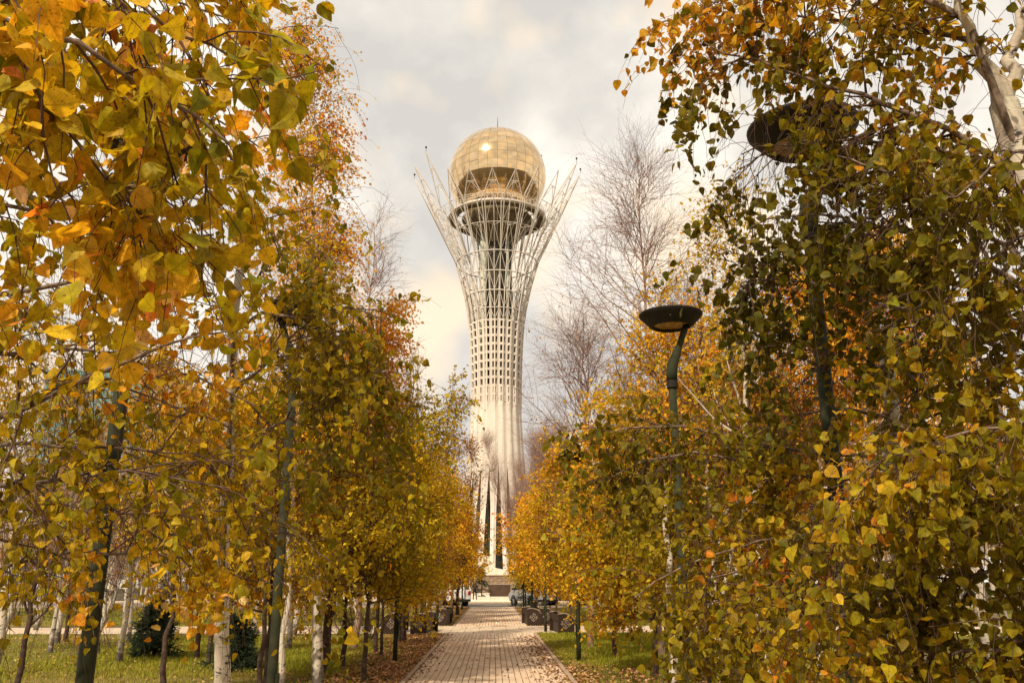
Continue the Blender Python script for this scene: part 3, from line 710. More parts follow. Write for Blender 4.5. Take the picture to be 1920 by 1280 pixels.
o = copy_tree(b0); o.location = (2.22, 36.6, 0); o.scale = (-1, 1, 1); o['label'] = 'dark bench half hidden behind the lamp at the right corner'

# ------------------------------------------------------------------ vehicles
def make_vehicle(kind, name, label, cat, paint, loc, rz):
    t = thing(name, label, cat, loc, rz)
    if kind == 'van':
        Lh, W, wb, wr = 2.35, 0.9, 1.42, 0.33
        prof = [(-2.35, .35), (2.2, .32), (2.36, .55), (2.33, .85), (1.95, 1.02), (1.3, 1.68), (1.0, 1.78), (-1.9, 1.8), (-2.18, 1.68), (-2.34, 1.1)]
        wins = [(-2.0, -1.0, 1.12, 1.62), (-0.92, 0.1, 1.12, 1.62), (0.18, 1.2, 1.12, 1.6)]
    elif kind == 'box':
        Lh, W, wb, wr = 3.0, 1.0, 1.8, 0.38
        prof = [(-3.0, .5), (2.9, .42), (3.05, .7), (3.0, 1.2), (2.55, 1.75), (2.2, 1.95), (1.3, 2.0), (1.25, 2.55), (-2.95, 2.6), (-3.0, 2.4)]
        wins = [(1.5, 2.45, 1.2, 1.75)]
    else:
        Lh, W, wb, wr = 2.25, 0.86, 1.3, 0.31
        prof = [(-2.25, .35), (2.15, .32), (2.26, .5), (2.2, .75), (1.1, .92), (0.45, 1.38), (-0.9, 1.42), (-1.6, 1.02), (-2.2, .95)]
        wins = [(-1.25, -0.35, .97, 1.32), (-0.28, 0.75, .97, 1.32)]
    b = MB().prism(prof, 'y', -W, W).build('body', paint, t)
    bv = b.modifiers.new('bevel', 'BEVEL'); bv.width = 0.09; bv.segments = 3; bv.limit_method = 'ANGLE'
    for (a, c, z0, z1) in wins:
        for s in (-1, 1):
            y = s * (W + .004)
            sl = 0.12 if (a, c, z0, z1) == wins[-1] else 0.02
            MB().prism([(a + .03, z0), (c + sl * 1.5, z0), (c - sl * 2.2, z1), (a + .06, z1)], 'y', min(y, y - s * .03), max(y, y - s * .03)).build('side_window', M['car_glass'], t)
    def slant(i, j, nm):
        (xa, za), (xb, zb) = prof[i], prof[j]; dx, dz = xb - xa, zb - za; ln = math.hypot(dx, dz); nx, nz = dz / ln * .012, -dx / ln * .012
        p0 = (xa + dx * .1 + nx, za + dz * .1 + nz); p1 = (xa + dx * .9 + nx, za + dz * .9 + nz)
        MB().add([(p0[0], -W * .86, p0[1]), (p0[0], W * .86, p0[1]), (p1[0], W * .8, p1[1]), (p1[0], -W * .8, p1[1])], [(0, 1, 2, 3)]).build(nm, M['car_glass'], t)
    if kind == 'van': slant(4, 5, 'windscreen'); slant(8, 9, 'rear_window')
    elif kind == 'box': slant(3, 4, 'windscreen')
    else: slant(4, 5, 'windscreen'); slant(6, 7, 'rear_window')
    for sx in (-1, 1):
        for sy in (-1, 1):
            w = MB().lathe([(wr * .62, -.1), (wr * .93, -.11), (wr, -.07), (wr, .07), (wr * .93, .11), (wr * .62, .1)], 24, close=True).build('wheel', M['tyre'], t, smooth=True, loc=(sx * wb, sy * (W - .09), wr))
            w.rotation_euler = (math.pi / 2, 0, 0)
            r_ = MB().lathe([(.01, -.06), (wr * .2, -.085), (wr * .6, -.06), (wr * .63, 0.02), (wr * .6, .06), (wr * .2, .085), (.01, .06)], 16).build('rim', M['rim'], w)
            MB().lathe([(wr + .03, -.02), (wr + .10, -.02), (wr + .10, .02), (wr + .03, .02)], 24, close=True).build('wheel_arch', M['tyre'], t, loc=(sx * wb, sy * (W + .0), wr)).rotation_euler = (math.pi / 2, 0, 0)
    for s in (-1, 1):
        MB().box(prof[0][0] - .03, prof[0][0] + .05, s * W * .8 - .1, s * W * .8 + .1, .8, 1.05, bev=.01).build('tail_light', M['lens_red'], t)
        MB().box(Lh - .16, Lh + .02, s * W * .75 - .14, s * W * .75 + .14, .6, .78, bev=.01).build('headlight', M['lens_clear'], t)
        MB().box(wins[-1][1] - .05, wins[-1][1] + .1, s * (W + .12) - .09, s * (W + .12) + .09, wins[-1][2], wins[-1][2] + .16, bev=.02).build('wing_mirror', M['car_black'], t)
    MB().box(-Lh - .04, -Lh + .1, -W * .9, W * .9, .32, .5, bev=.02).build('bumper', M['tyre'], t)
    return t
make_vehicle('van', 'parked_minivan', 'silver minivan parked at the road end of the path on the right', 'minivan', M['car_silver'], (XatD(971, 65) + 1.1, 65.2, 0.0), math.radians(90 + 24))
make_vehicle('van', 'parked_van', 'white van parked at the road end of the path on the left', 'van', M['car_white'], (XatD(866, 66) - 1.15, 66.0, 0.0), math.radians(180 - 62))
make_vehicle('box', 'parked_truck', 'white box truck parked on the road behind the left lamp pole', 'truck', M['car_white'], (XatD(800, 64.5), 65.5, 0.0), math.radians(168))
make_vehicle('sedan', 'parked_car', 'black low car parked left of the white van, mostly in shade', 'car', M['car_black'], (XatD(828, 64.2) - 1.9, 64.6, 0.0), math.radians(4))
make_vehicle('sedan', 'parked_car', 'dark car parked just right of the silver minivan behind trees', 'car', M['car_black'], (XatD(1062, 65), 66.8, 0.0), math.radians(-6))

# person in black by the white van
def person():
    x, y = XatD(890, 80), 80.0
    t = thing('person', 'person in black clothes standing beside the white van by the low walls', 'person', (x, y, 0.02))
    V = [(0, 0, .95), (0, 0, 1.15), (0, 0, 1.38), (0, 0, 1.5), (0.0, -.01, 1.62),
         (-.1, 0, .9), (-.12, -.03, .5), (-.12, .02, .06), (-.12, -.13, .04),
         (.1, 0, .9), (.13, .05, .5), (.15, .1, .06), (.15, -.04, .04),
         (-.19, 0, 1.4), (-.25, .02, 1.12), (-.22, -.1, .9), (.19, 0, 1.4), (.25, .02, 1.12), (.22, -.1, .9)]
    E = [(0, 1), (1, 2), (2, 3), (3, 4), (0, 5), (5, 6), (6, 7), (7, 8), (0, 9), (9, 10), (10, 11), (11, 12), (2, 13), (13, 14), (14, 15), (2, 16), (16, 17), (17, 18)]
    Rr = [.15, .15, .17, .06, .09, .1, .075, .05, .04, .1, .075, .05, .04, .07, .05, .04, .07, .05, .04]
    me = bpy.data.meshes.new('body'); me.from_pydata(V, E, []); me.materials.append(M['cloth_black'])
    o = obj('body', me, None, t); me.skin_vertices.new() if hasattr(me.skin_vertices, 'new') and not len(me.skin_vertices) else None
    sk = o.modifiers.new('skin', 'SKIN')
    if len(me.skin_vertices):
        for i, r in enumerate(Rr): me.skin_vertices[0].data[i].radius = (r, r * .8)
        me.skin_vertices[0].data[0].use_root = True
    o.modifiers.new('sub', 'SUBSURF').levels = 1
    MB().lathe([(.01, -.13), (.07, -.1), (.095, 0), (.085, .08), (.01, .13)], 14, c=(0, -.01, 1.66)).build('head', M['skin'], t, smooth=True)
    MB().lathe([(.1, 0.0), (.104, .03), (.09, .1), (.01, .145)], 14, c=(0, .01, 1.66)).build('hair', M['cloth_black'], t, smooth=True)
person()

# ------------------------------------------------------------------ trees
def norm(v): return v / (np.linalg.norm(v, axis=-1, keepdims=True) + 1e-9)
def resample(poly, k):
    poly = np.asarray(poly, float); d = np.concatenate([[0], np.cumsum(np.linalg.norm(np.diff(poly, axis=0), axis=1))]); t = np.linspace(0, d[-1], k)
    return np.stack([np.interp(t, d, poly[:, i]) for i in range(3)], 1)
def smooth_poly(poly, k, rng=None, jit=0.0):
    p = resample(poly, k)
    for _ in range(2): p[1:-1] = (p[:-2] + 2 * p[1:-1] + p[2:]) / 4
    if rng is not None and jit: p[1:-1] += rng.normal(0, jit, p[1:-1].shape)
    return p
class Wood:
    """batches of polylines, turned into one mesh"""
    def __init__(s): s.v = []; s.f = []; s.n = 0
    def add(s, Pl, R, sides=3):
        Pl = np.asarray(Pl, float); R = np.asarray(R, float)
        if Pl.ndim == 2: Pl, R = Pl[None], R[None]
        n, k, _ = Pl.shape
        T = np.empty_like(Pl); T[:, 1:-1] = Pl[:, 2:] - Pl[:, :-2]; T[:, 0] = Pl[:, 1] - Pl[:, 0]; T[:, -1] = Pl[:, -1] - Pl[:, -2]; T = norm(T)
        ref = np.where(np.abs(T[:, :1, 2:3]) > 0.8, np.array([[[1.0, 0, 0]]]), np.array([[[0, 0, 1.0]]]))
        A = norm(np.cross(T, np.broadcast_to(ref, T.shape))); B = np.cross(T, A)
        w = np.arange(sides) * 2 * np.pi / sides
        V = Pl[:, :, None, :] + R[:, :, None, None] * (A[:, :, None, :] * np.cos(w)[None, None, :, None] + B[:, :, None, :] * np.sin(w)[None, None, :, None])
        idx = np.arange(n * k * sides).reshape(n, k, sides) + s.n
        a = idx[:, :-1, :]; b = idx[:, 1:, :]; Fq = np.stack([a, np.roll(a, -1, 2), np.roll(b, -1, 2), b], -1).reshape(-1, 4)
        s.v.append(V.reshape(-1, 3)); s.f.append(Fq); s.n += n * k * sides
    def mesh(s, name, mat): return mesh_np(name, np.concatenate(s.v), np.concatenate(s.f), mat, smooth=True)
def spawn(rng, Pl, R, c, tmin, tmax, length, ang, trop, k=4, rfac=0.5, rmax=1.0, rtip=0.0012, jit=0.12, lenfn=None, curve=0.35):
    n, kk, _ = Pl.shape; N_ = n * c
    pi = np.repeat(np.arange(n), c); t = tmin + (tmax - tmin) * rng.random(N_)
    u = t * (kk - 1); i0 = np.minimum(u.astype(int), kk - 2); fr = (u - i0)[:, None]
    p = Pl[pi, i0] * (1 - fr) + Pl[pi, i0 + 1] * fr; tan = norm(Pl[pi, i0 + 1] - Pl[pi, i0]); r = R[pi, i0] * (1 - fr[:, 0]) + R[pi, i0 + 1] * fr[:, 0]
    rv = norm(rng.normal(size=(N_, 3))); perp = norm(rv - tan * np.sum(rv * tan, 1, keepdims=True))
    a = np.radians(ang) * (0.7 + 0.6 * rng.random((N_, 1))); d = norm(np.cos(a) * tan + np.sin(a) * perp)
    Ls = length * (0.65 + 0.7 * rng.random(N_))
    if lenfn is not None: Ls = Ls * lenfn(t)
    out = np.empty((N_, k, 3)); out[:, 0] = p; tv = np.array(trop, float)
    for j in range(1, k):
        d = norm(d + tv * curve + rng.normal(0, jit, (N_, 3))); p = p + d * (Ls / (k - 1))[:, None]; out[:, j] = p
    r0 = np.minimum(r * rfac, rmax); rad = r0[:, None] * (1 - np.linspace(0, 1, k) ** 0.8)[None] + rtip
    return out, rad
def limb_radii(k, r0, r1): return r0 + (r1 - r0) * np.linspace(0, 1, k) ** 0.85

LEAF = {}
def leaf_template(lod):
    if lod == 3:
        half = [(0.0, 0.0), (0.16, -0.02), (0.31, 0.04), (0.40, 0.12), (0.425, 0.17), (0.465, 0.24), (0.455, 0.31), (0.475, 0.38), (0.42, 0.46), (0.41, 0.53), (0.34, 0.61), (0.31, 0.68), (0.22, 0.76), (0.12, 0.87), (0.0, 1.0)]
    elif lod == 2: half = [(0, 0), (0.24, 0.0), (0.42, 0.14), (0.46, 0.34), (0.34, 0.6), (0.15, 0.84), (0, 1.0)]
    elif lod == 1: half = [(0, 0), (0.46, 0.28), (0, 1.0)]
    else: half = [(0, 0), (0.46, 0.35), (0, 1.0)]
    n = len(half) - 2; V = [(0, 0), (0, 1.0)]; 
    if lod >= 2: V.append((0, 0.5))
    s = len(V); R_ = list(range(s, s + n)); Ll = list(range(s + n, s + 2 * n))
    V += [h for h in half[1:-1]] + [(-h[0], h[1]) for h in half[1:-1]]
    F_ = []
    for side, ids in ((1, R_), (-1, Ll)):
        chain = [0] + ids + [1]
        if lod >= 2:
            for a, b in zip(chain[:-1], chain[1:]): F_.append((2, a, b) if side > 0 else (2, b, a))
        else: F_.append((0, ids[0], 1) if side > 0 else (0, 1, ids[0]))
    return np.array(V, float), np.array(F_)
for l_ in (0, 1, 2, 3): LEAF[l_] = leaf_template(l_)
def leaf_geo(rng, lod, n):
    """local vertices (n,m,3) with random fold and curl"""
    T, F_ = LEAF[lod]; fold = (rng.uniform(0.0, 0.75, n) ** 1.3)[:, None]; curl = rng.normal(0.14, 0.34, n)[:, None]; tw = rng.normal(0, 0.25, n)[:, None]
    u, v = T[None, :, 0], T[None, :, 1]
    wav = 0.05 * np.sin(9 * v + 10 * rng.random(n)[:, None]) * np.abs(u) * 2
    z = fold * np.abs(u) - curl * v * v + tw * u * v + wav
    return np.stack([np.broadcast_to(u, z.shape), np.broadcast_to(v, z.shape) * np.ones_like(z), z], -1), F_
def leaf_frames(rng, n, droop, updir=None):
    d = rng.normal(size=(n, 3)); d[:, 2] *= 0.6; d = norm(d); d = norm(d + np.array([0, 0, -droop]))
    rv = norm(rng.normal(size=(n, 3)) + np.array([0, 0, 0.7])); nn = norm(rv - d * np.sum(rv * d, 1, keepdims=True)); uu = np.cross(d, nn)
    return uu, d, nn
def tints(rng, pal, n, pos=None, pscale=0.8):
    pal = np.array(pal, float); w = pal[:, 3] / pal[:, 3].sum(); i = rng.choice(len(pal), n, p=w)
    if pos is not None:   # neighbouring leaves tend to share a tint
        ph = np.sin(pos[:, 0] * 2.1 / pscale + 1.7) + np.sin(pos[:, 1] * 1.7 / pscale + .6) + np.sin(pos[:, 2] * 2.6 / pscale)
        rank = np.clip((ph + 3) / 6 + rng.normal(0, 0.16, n), 0, .999); cw = np.cumsum(w); i = np.searchsorted(cw, rank)
        i = np.minimum(i, len(pal) - 1)
    c = pal[i, :3] * (0.72 + 0.5 * rng.random((n, 1))); c = c * (1 + rng.normal(0, .06, (n, 3))); return np.clip(c, 0.004, 1)
def leaves_on(rng, Pl, m, tmin=0.1, off=0.01):
    n, kk, _ = Pl.shape; t = (tmin + (1 - tmin) * (np.arange(m)[None] + rng.random((n, m))) / m); u = t * (kk - 1); i0 = np.minimum(u.astype(int), kk - 2); fr = (u - i0)[..., None]
    ii = np.arange(n)[:, None]; p = Pl[ii, i0] * (1 - fr) + Pl[ii, i0 + 1] * fr
    return (p + rng.normal(0, off, p.shape)).reshape(-1, 3)
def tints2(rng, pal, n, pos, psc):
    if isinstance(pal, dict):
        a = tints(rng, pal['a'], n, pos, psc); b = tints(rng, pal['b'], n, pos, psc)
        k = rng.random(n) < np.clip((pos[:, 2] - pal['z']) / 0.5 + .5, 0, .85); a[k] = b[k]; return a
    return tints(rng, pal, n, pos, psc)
def leaf_mesh(name, rng, pos, size, pal, lod, droop=0.8, pscale=0.8, frames=None, col=None):
    n = len(pos); G_, F_ = leaf_geo(rng, lod, n); uu, dd, nn = frames if frames else leaf_frames(rng, n, droop)
    s = size[:, None, None]; V = pos[:, None, :] + s * (G_[..., 0:1] * uu[:, None] + G_[..., 1:2] * dd[:, None] + G_[..., 2:3] * nn[:, None])
    m = G_.shape[1]; Fa = (F_[None] + (np.arange(n) * m)[:, None, None]).reshape(-1, 3)
    c = tints2(rng, pal, n, pos, pscale) if col is None else col
    c4 = np.concatenate([np.repeat(c, m, 0), np.ones((n * m, 1))], 1)
    T = LEAF[lod][0]; luv = np.tile(np.concatenate([T, np.zeros((m, 1))], 1), (n, 1))
    return mesh_np(name, V.reshape(-1, 3), Fa, M['leaf'], [('tint', 'FLOAT_COLOR', c4), ('luv', 'FLOAT_VECTOR', luv)])

OLIVE = [(.16, .14, .006, 3), (.27, .215, .008, 4), (.41, .295, .010, 3.5), (.55, .355, .014, 3), (.66, .36, .02, 1.4), (.66, .26, .02, .5), (.78, .51, .18, .35)]
NEARL = [(.22, .19, .006, 1.6), (.36, .285, .009, 3.6), (.52, .37, .014, 4), (.66, .42, .022, 3.4), (.74, .38, .03, 1.7), (.72, .26, .05, .9), (.86, .56, .24, 1.1)]
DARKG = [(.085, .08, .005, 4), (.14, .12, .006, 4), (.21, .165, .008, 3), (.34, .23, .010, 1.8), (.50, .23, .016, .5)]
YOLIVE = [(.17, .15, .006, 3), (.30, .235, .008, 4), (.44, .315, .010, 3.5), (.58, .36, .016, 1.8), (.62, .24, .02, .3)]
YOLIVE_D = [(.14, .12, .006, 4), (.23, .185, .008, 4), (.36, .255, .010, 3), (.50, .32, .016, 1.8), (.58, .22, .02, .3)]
ORANGE = [(.80, .36, .022, 3), (.85, .46, .03, 4), (.80, .50, .04, 3), (.72, .25, .02, 1)]
GOLD = [(.48, .34, .010, 2.5), (.67, .43, .014, 4), (.80, .47, .018, 4), (.80, .35, .02, 1.4)]
GOLDG = [(.34, .28, .008, 2.5), (.52, .38, .010, 4), (.68, .45, .014, 3.5), (.78, .42, .018, 1.4)]
RUST = [(.50, .22, .06, 3), (.38, .17, .05, 3), (.58, .28, .08, 1)]

def finish_tree(name, label, base, trunk_wood, bark, twig_wood, twig_mat, leaf_args, group=None, n_obj=0, cat='tree', boughs=None):
    t = thing(name, label, cat, tuple(base), group=group); nb = tuple(-np.asarray(base, float))
    obj('trunk', trunk_wood.mesh('trunk', bark), None, t, nb)
    if boughs is not None and boughs.n: obj('boughs', boughs.mesh('boughs', M['bough_bark']), None, t, nb)
    if twig_wood is not None and twig_wood.n: obj('twigs', twig_wood.mesh('twigs', twig_mat), None, t, nb, 'stuff')
    if leaf_args:
        rng, pos, size, pal, lod, droop, psc = leaf_args
        n = len(pos)
        if n_obj:
            px, py, d = project(pos); inside = (d > 0.5) & (px > -20) & (px < 1940) & (py > -20) & (py < 1300)
            app = np.where(inside, size / np.maximum(d, .5), 0); pick = np.argsort(-app)[:n_obj]
            mask = np.zeros(n, bool); mask[pick] = True
            crown = obj('crown', leaf_mesh('crown', rng, pos[~mask], size[~mask], pal, lod, droop, psc), None, t, nb, 'stuff')
            uu, dd, nn = leaf_frames(rng, n_obj, droop); cols = tints2(rng, pal, n_obj, pos[pick], psc)
            NV = 30; variants = []; q = rng.integers(0, n_obj, NV)
            for v in range(NV):
                z = np.zeros((1, 3)); fr = (np.array([[1., 0, 0]]), np.array([[0, 1., 0]]), np.array([[0, 0, 1.]]))
                variants.append(leaf_mesh('leaf', rng, z, np.ones(1), pal, 3, frames=fr, col=cols[q[v]][None]))
            dist = ((cols[:, None, :] - cols[q][None]) ** 2).sum(-1)
            order = np.argsort(dist + 0.004 * rng.random(dist.shape), 1)
            for j, pi_ in enumerate(pick):
                o = bpy.data.objects.new('leaf', variants[order[j, rng.integers(0, 3)]]); COL.objects.link(o); o.parent = crown
                s = size[pi_]; mw = Matrix(((uu[j][0] * s, dd[j][0] * s, nn[j][0] * s, pos[pi_][0]), (uu[j][1] * s, dd[j][1] * s, nn[j][1] * s, pos[pi_][1]), (uu[j][2] * s, dd[j][2] * s, nn[j][2] * s, pos[pi_][2]), (0, 0, 0, 1)))
                o.matrix_basis = mw
        else:
            obj('crown', leaf_mesh('crown', rng, pos, size, pal, lod, droop, psc), None, t, nb, 'stuff')
    return t

def bough_tree(name, label, seed, base, trunk_pts, trunk_r, boughs, pal, leaf=0.045, n_obj=0, lod=2, sub=9, sublen=0.5, twigs=7, twlen=0.42, perleaf=9, bark=None, droop=0.9, psc=0.35, trop=(0, 0, -0.9), gaps=0.9, windows=(), pal2=None, z2=9):
    """near tree: boughs given as point lists, then side branches, hanging twigs, leaves"""
    rng = np.random.default_rng(seed); tw = Wood(); fw = Wood(); bw = Wood()
    tp = smooth_poly(trunk_pts, 14, rng, 0.008); tw.add(tp, limb_radii(14, *trunk_r), 12)
    lv = []
    for (pts, r0, dens) in boughs:
        bp = smooth_poly(pts, 12, rng, 0.012); k = len(bp); br = limb_radii(k, r0, 0.0035)
        # tie the bough to the trunk
        j = np.argmin(np.linalg.norm(tp - bp[0], axis=1)); 
        if np.linalg.norm(tp[j] - bp[0]) > 0.03:
            jj = max(0, j - 2); (tw if r0 > .03 else bw).add(smooth_poly([tp[jj], (tp[jj] * .4 + bp[0] * .6) + [0, 0, 0.05], bp[0]], 6), np.full(6, r0 * 1.05), 8)
        (tw if r0 > .03 else bw).add(bp, br, 7)
        ln = np.linalg.norm(np.diff(bp, axis=0), axis=1).sum()
        c = max(3, int(sub * ln * dens)); B, RB_ = spawn(rng, bp[None], br[None], c, 0.12, 1.0, sublen, 50, (0, 0, -0.25), 6, 0.55, 0.007, 0.0015, 0.14, curve=0.4)
        fw.add(B, RB_, 4)
        Tw, Rt = spawn(rng, B, RB_, twigs, 0.1, 1.0, twlen, 55, trop, 6, 0.5, 0.0022, 0.0007, 0.12, curve=0.45)
        fw.add(Tw, Rt, 3)
        T0, R0 = spawn(rng, bp[None], br[None], max(3, c), 0.2, 1.0, twlen * 1.2, 70, trop, 6, 0.4, 0.0025, 0.0007, 0.1, curve=0.45); fw.add(T0, R0, 3)
        lv.append(leaves_on(rng, Tw, perleaf)); lv.append(leaves_on(rng, B, 5, 0.3)); lv.append(leaves_on(rng, T0, perleaf + 3))
    pos = np.concatenate(lv)
    g_ = np.sin(pos[:, 0] * 9.1 + seed) * np.sin(pos[:, 1] * 7.3 + 2 * seed) + np.sin(pos[:, 2] * 8.2 + pos[:, 0] * 5.0) * np.sin(pos[:, 1] * 6.1 - pos[:, 2] * 4.3)
    pos = pos[rng.random(len(pos)) < np.clip(1.0 + gaps * (g_ - 0.2), 0.08, 1.0)]
    qx, qy, _q = project(pos); kp = np.ones(len(pos), bool)
    for (x0, x1, y0, y1, pr) in windows:   # thinner spots of the crown
        e_ = ((qx - (x0 + x1) / 2) / ((x1 - x0) / 2)) ** 2 + ((qy - (y0 + y1) / 2) / ((y1 - y0) / 2)) ** 2
        kp &= ~((e_ < 1) & (rng.random(len(pos)) < pr))
    pos = pos[kp]
    d = np.linalg.norm(pos - EYEP, axis=1); pos = pos[d > 1.15]
    pos = pos[pos[:, 2] > 0.35]
    size = leaf * (0.42 + 0.82 * rng.random(len(pos)) ** 0.75)
    if pal2: pal = {'a': pal, 'b': pal2, 'z': z2}
    return finish_tree(name, label, base, tw, bark or M['birch'], fw, M['twig'], (rng, pos, size, pal, lod, droop, psc), n_obj=n_obj, boughs=bw)

def B_(*p): return [P(*q) for q in p]

# ---- near left birch, boughs across the top left corner
bough_tree('birch_tree', 'birch at the left edge whose large gold leaves fill the top left corner', 21, (-2.3, 0.7, 0),
    [(-2.3, 0.7, -0.1), (-2.32, 0.75, 1.5), (-2.3, 0.85, 3.0), (-2.15, 1.0, 4.6)], (0.11, 0.05),
    [(B_((-420, -120, 1.75), (-150, -20, 1.75), (16, 33, 1.75), (129, 70, 1.8), (219, 113, 1.85), (332, 188, 1.9), (430, 270, 1.95)), 0.011, 1.1),
     (B_((-420, 100, 1.9), (-150, 120, 1.95), (20, 150, 2.0), (110, 230, 2.0), (200, 330, 2.0), (270, 400, 2.1)), 0.008, 1.0),
     (B_((-300, -250, 2.2), (0, -120, 2.2), (200, -30, 2.2), (330, 50, 2.2), (470, 130, 2.25)), 0.009, 1.1),
     (B_((-350, 330, 2.3), (-100, 360, 2.3), (60, 390, 2.35), (180, 400, 2.4), (290, 450, 2.45), (400, 440, 2.5)), 0.009, 0.9),
     (B_((-200, -200, 2.6), (100, -160, 2.6), (320, -60, 2.7), (470, 20, 2.7)), 0.008, 1.1)],
    NEARL, leaf=0.054, n_obj=300, lod=2, sub=11, sublen=0.34, twigs=4, twlen=0.26, perleaf=7, psc=0.3, gaps=0.35, windows=[(380, 440, 520, 600, .5)])

# ---- left birch behind it
bough_tree('birch_tree', 'leafy olive green birch filling the middle left, boughs reaching in from the edge', 22, (-3.5, 2.6, 0),
    [(-3.5, 2.6, -0.1), (-3.45, 2.7, 1.8), (-3.4, 2.8, 3.6), (-3.2, 3.0, 5.6)], (0.13, 0.05),
    [(B_((-260, 960, 3.5), (-60, 925, 3.5), (60, 910, 3.55), (160, 893, 3.6), (300, 885, 3.7), (430, 915, 3.8)), 0.017, 1.0),
     (B_((-260, 840, 3.6), (-20, 790, 3.6), (90, 750, 3.6), (150, 722, 3.6), (215, 685, 3.7), (330, 640, 3.8), (430, 620, 3.9)), 0.026, 0.9),
     (B_((-260, 620, 3.9), (-20, 560, 3.9), (140, 520, 3.9), (280, 500, 4.0), (420, 540, 4.1)), 0.02, 1.0),
     (B_((-260, 380, 4.2), (0, 340, 4.2), (200, 340, 4.3), (380, 370, 4.4), (500, 420, 4.5)), 0.02, 1.0),
     (B_((-260, 200, 4.5), (0, 120, 4.5), (200, 130, 4.6), (380, 200, 4.6), (520, 300, 4.7)), 0.02, 1.0),
     (B_((-200, 1050, 3.9), (0, 1000, 3.9), (160, 960, 4.0), (330, 955, 4.1), (470, 960, 4.2)), 0.014, 0.8),
     (B_((-200, 700, 4.3), (0, 660, 4.3), (150, 640, 4.4), (350, 700, 4.5), (480, 760, 4.6)), 0.016, 1.0),
     (B_((-200, 1120, 4.4), (0, 1060, 4.4), (180, 1030, 4.5), (330, 1040, 4.6), (440, 1070, 4.7)), 0.014, 0.7),
     (B_((-200, 820, 4.4), (0, 840, 4.4), (180, 830, 4.5), (350, 850, 4.6), (480, 870, 4.7)), 0.014, 0.9),
     (B_((-200, 60, 4.6), (0, 0, 4.6), (200, -30, 4.7), (400, 20, 4.8), (520, 60, 4.8)), 0.018, 1.0)],
    OLIVE, leaf=0.05, n_obj=300, lod=2, sub=9, sublen=0.55, twigs=6, twlen=0.42, perleaf=8, psc=0.5, gaps=1.35, windows=[(185, 275, 930, 1420, .93), (235, 300, 640, 900, .55), (380, 500, 460, 560, .6), (500, 585, 585, 650, .8), (525, 570, 720, 1200, .75), (150, 240, 700, 810, .6), (110, 200, 480, 580, .5), (320, 420, 640, 720, .5), (300, 640, 1165, 1700, .9), (0, 180, 1120, 1500, .8)])

# ---- birch overhanging left lamp
bough_tree('birch_tree', 'white stemmed birch hanging fresh green leaves over the left street lamp', 23, tuple(P(420, 1500, 6.6) * [1, 1, 0]),
    [P(418, 1500, 6.6) * [1, 1, 0], P(416, 1280, 6.6), P(412, 1080, 6.6), P(430, 850, 6.5), P(440, 600, 6.4), P(450, 420, 6.4)], (0.075, 0.03),
    [(B_((440, 620, 6.3), (490, 585, 6.0), (570, 597, 5.8), (640, 640, 5.6), (700, 690, 5.5)), 0.018, 1.15),
     (B_((435, 740, 6.3), (500, 680, 6.0), (590, 590, 5.8), (660, 560, 5.7), (720, 600, 5.7)), 0.016, 1.0),
     (B_((430, 860, 6.3), (500, 800, 6.0), (600, 765, 5.8), (680, 750, 5.7), (720, 765, 5.7)), 0.015, 1.0),
     (B_((445, 560, 6.4), (500, 500, 6.2), (560, 450, 6.1), (600, 440, 6.0)), 0.013, 1.0),
     (B_((430, 800, 6.4), (330, 760, 6.2), (230, 740, 6.0), (120, 760, 6.0)), 0.015, 0.8),
     (B_((425, 930, 6.4), (350, 900, 6.3), (250, 900, 6.2), (160, 950, 6.2)), 0.013, 0.8),
     (B_((420, 1010, 6.4), (350, 1000, 6.2), (260, 1010, 6.1)), 0.012, 0.9),
     (B_((420, 1010, 6.4), (490, 990, 6.3), (570, 1010, 6.2), (620, 1050, 6.2)), 0.012, 0.8),
     (B_((425, 930, 6.4), (480, 900, 6.3), (560, 900, 6.2), (620, 930, 6.2)), 0.013, 0.7)],
    YOLIVE, leaf=0.052, n_obj=300, lod=2, sub=9, sublen=0.62, twigs=7, twlen=0.5, perleaf=9, psc=0.6, gaps=1.15, windows=[(185, 275, 930, 1420, .93), (235, 300, 640, 900, .55), (380, 500, 460, 560, .6), (500, 585, 585, 650, .8), (525, 570, 720, 1200, .75), (150, 240, 700, 810, .6), (110, 200, 480, 580, .5), (320, 420, 640, 720, .5), (300, 620, 1150, 1500, .85), (0, 180, 1120, 1500, .8)])

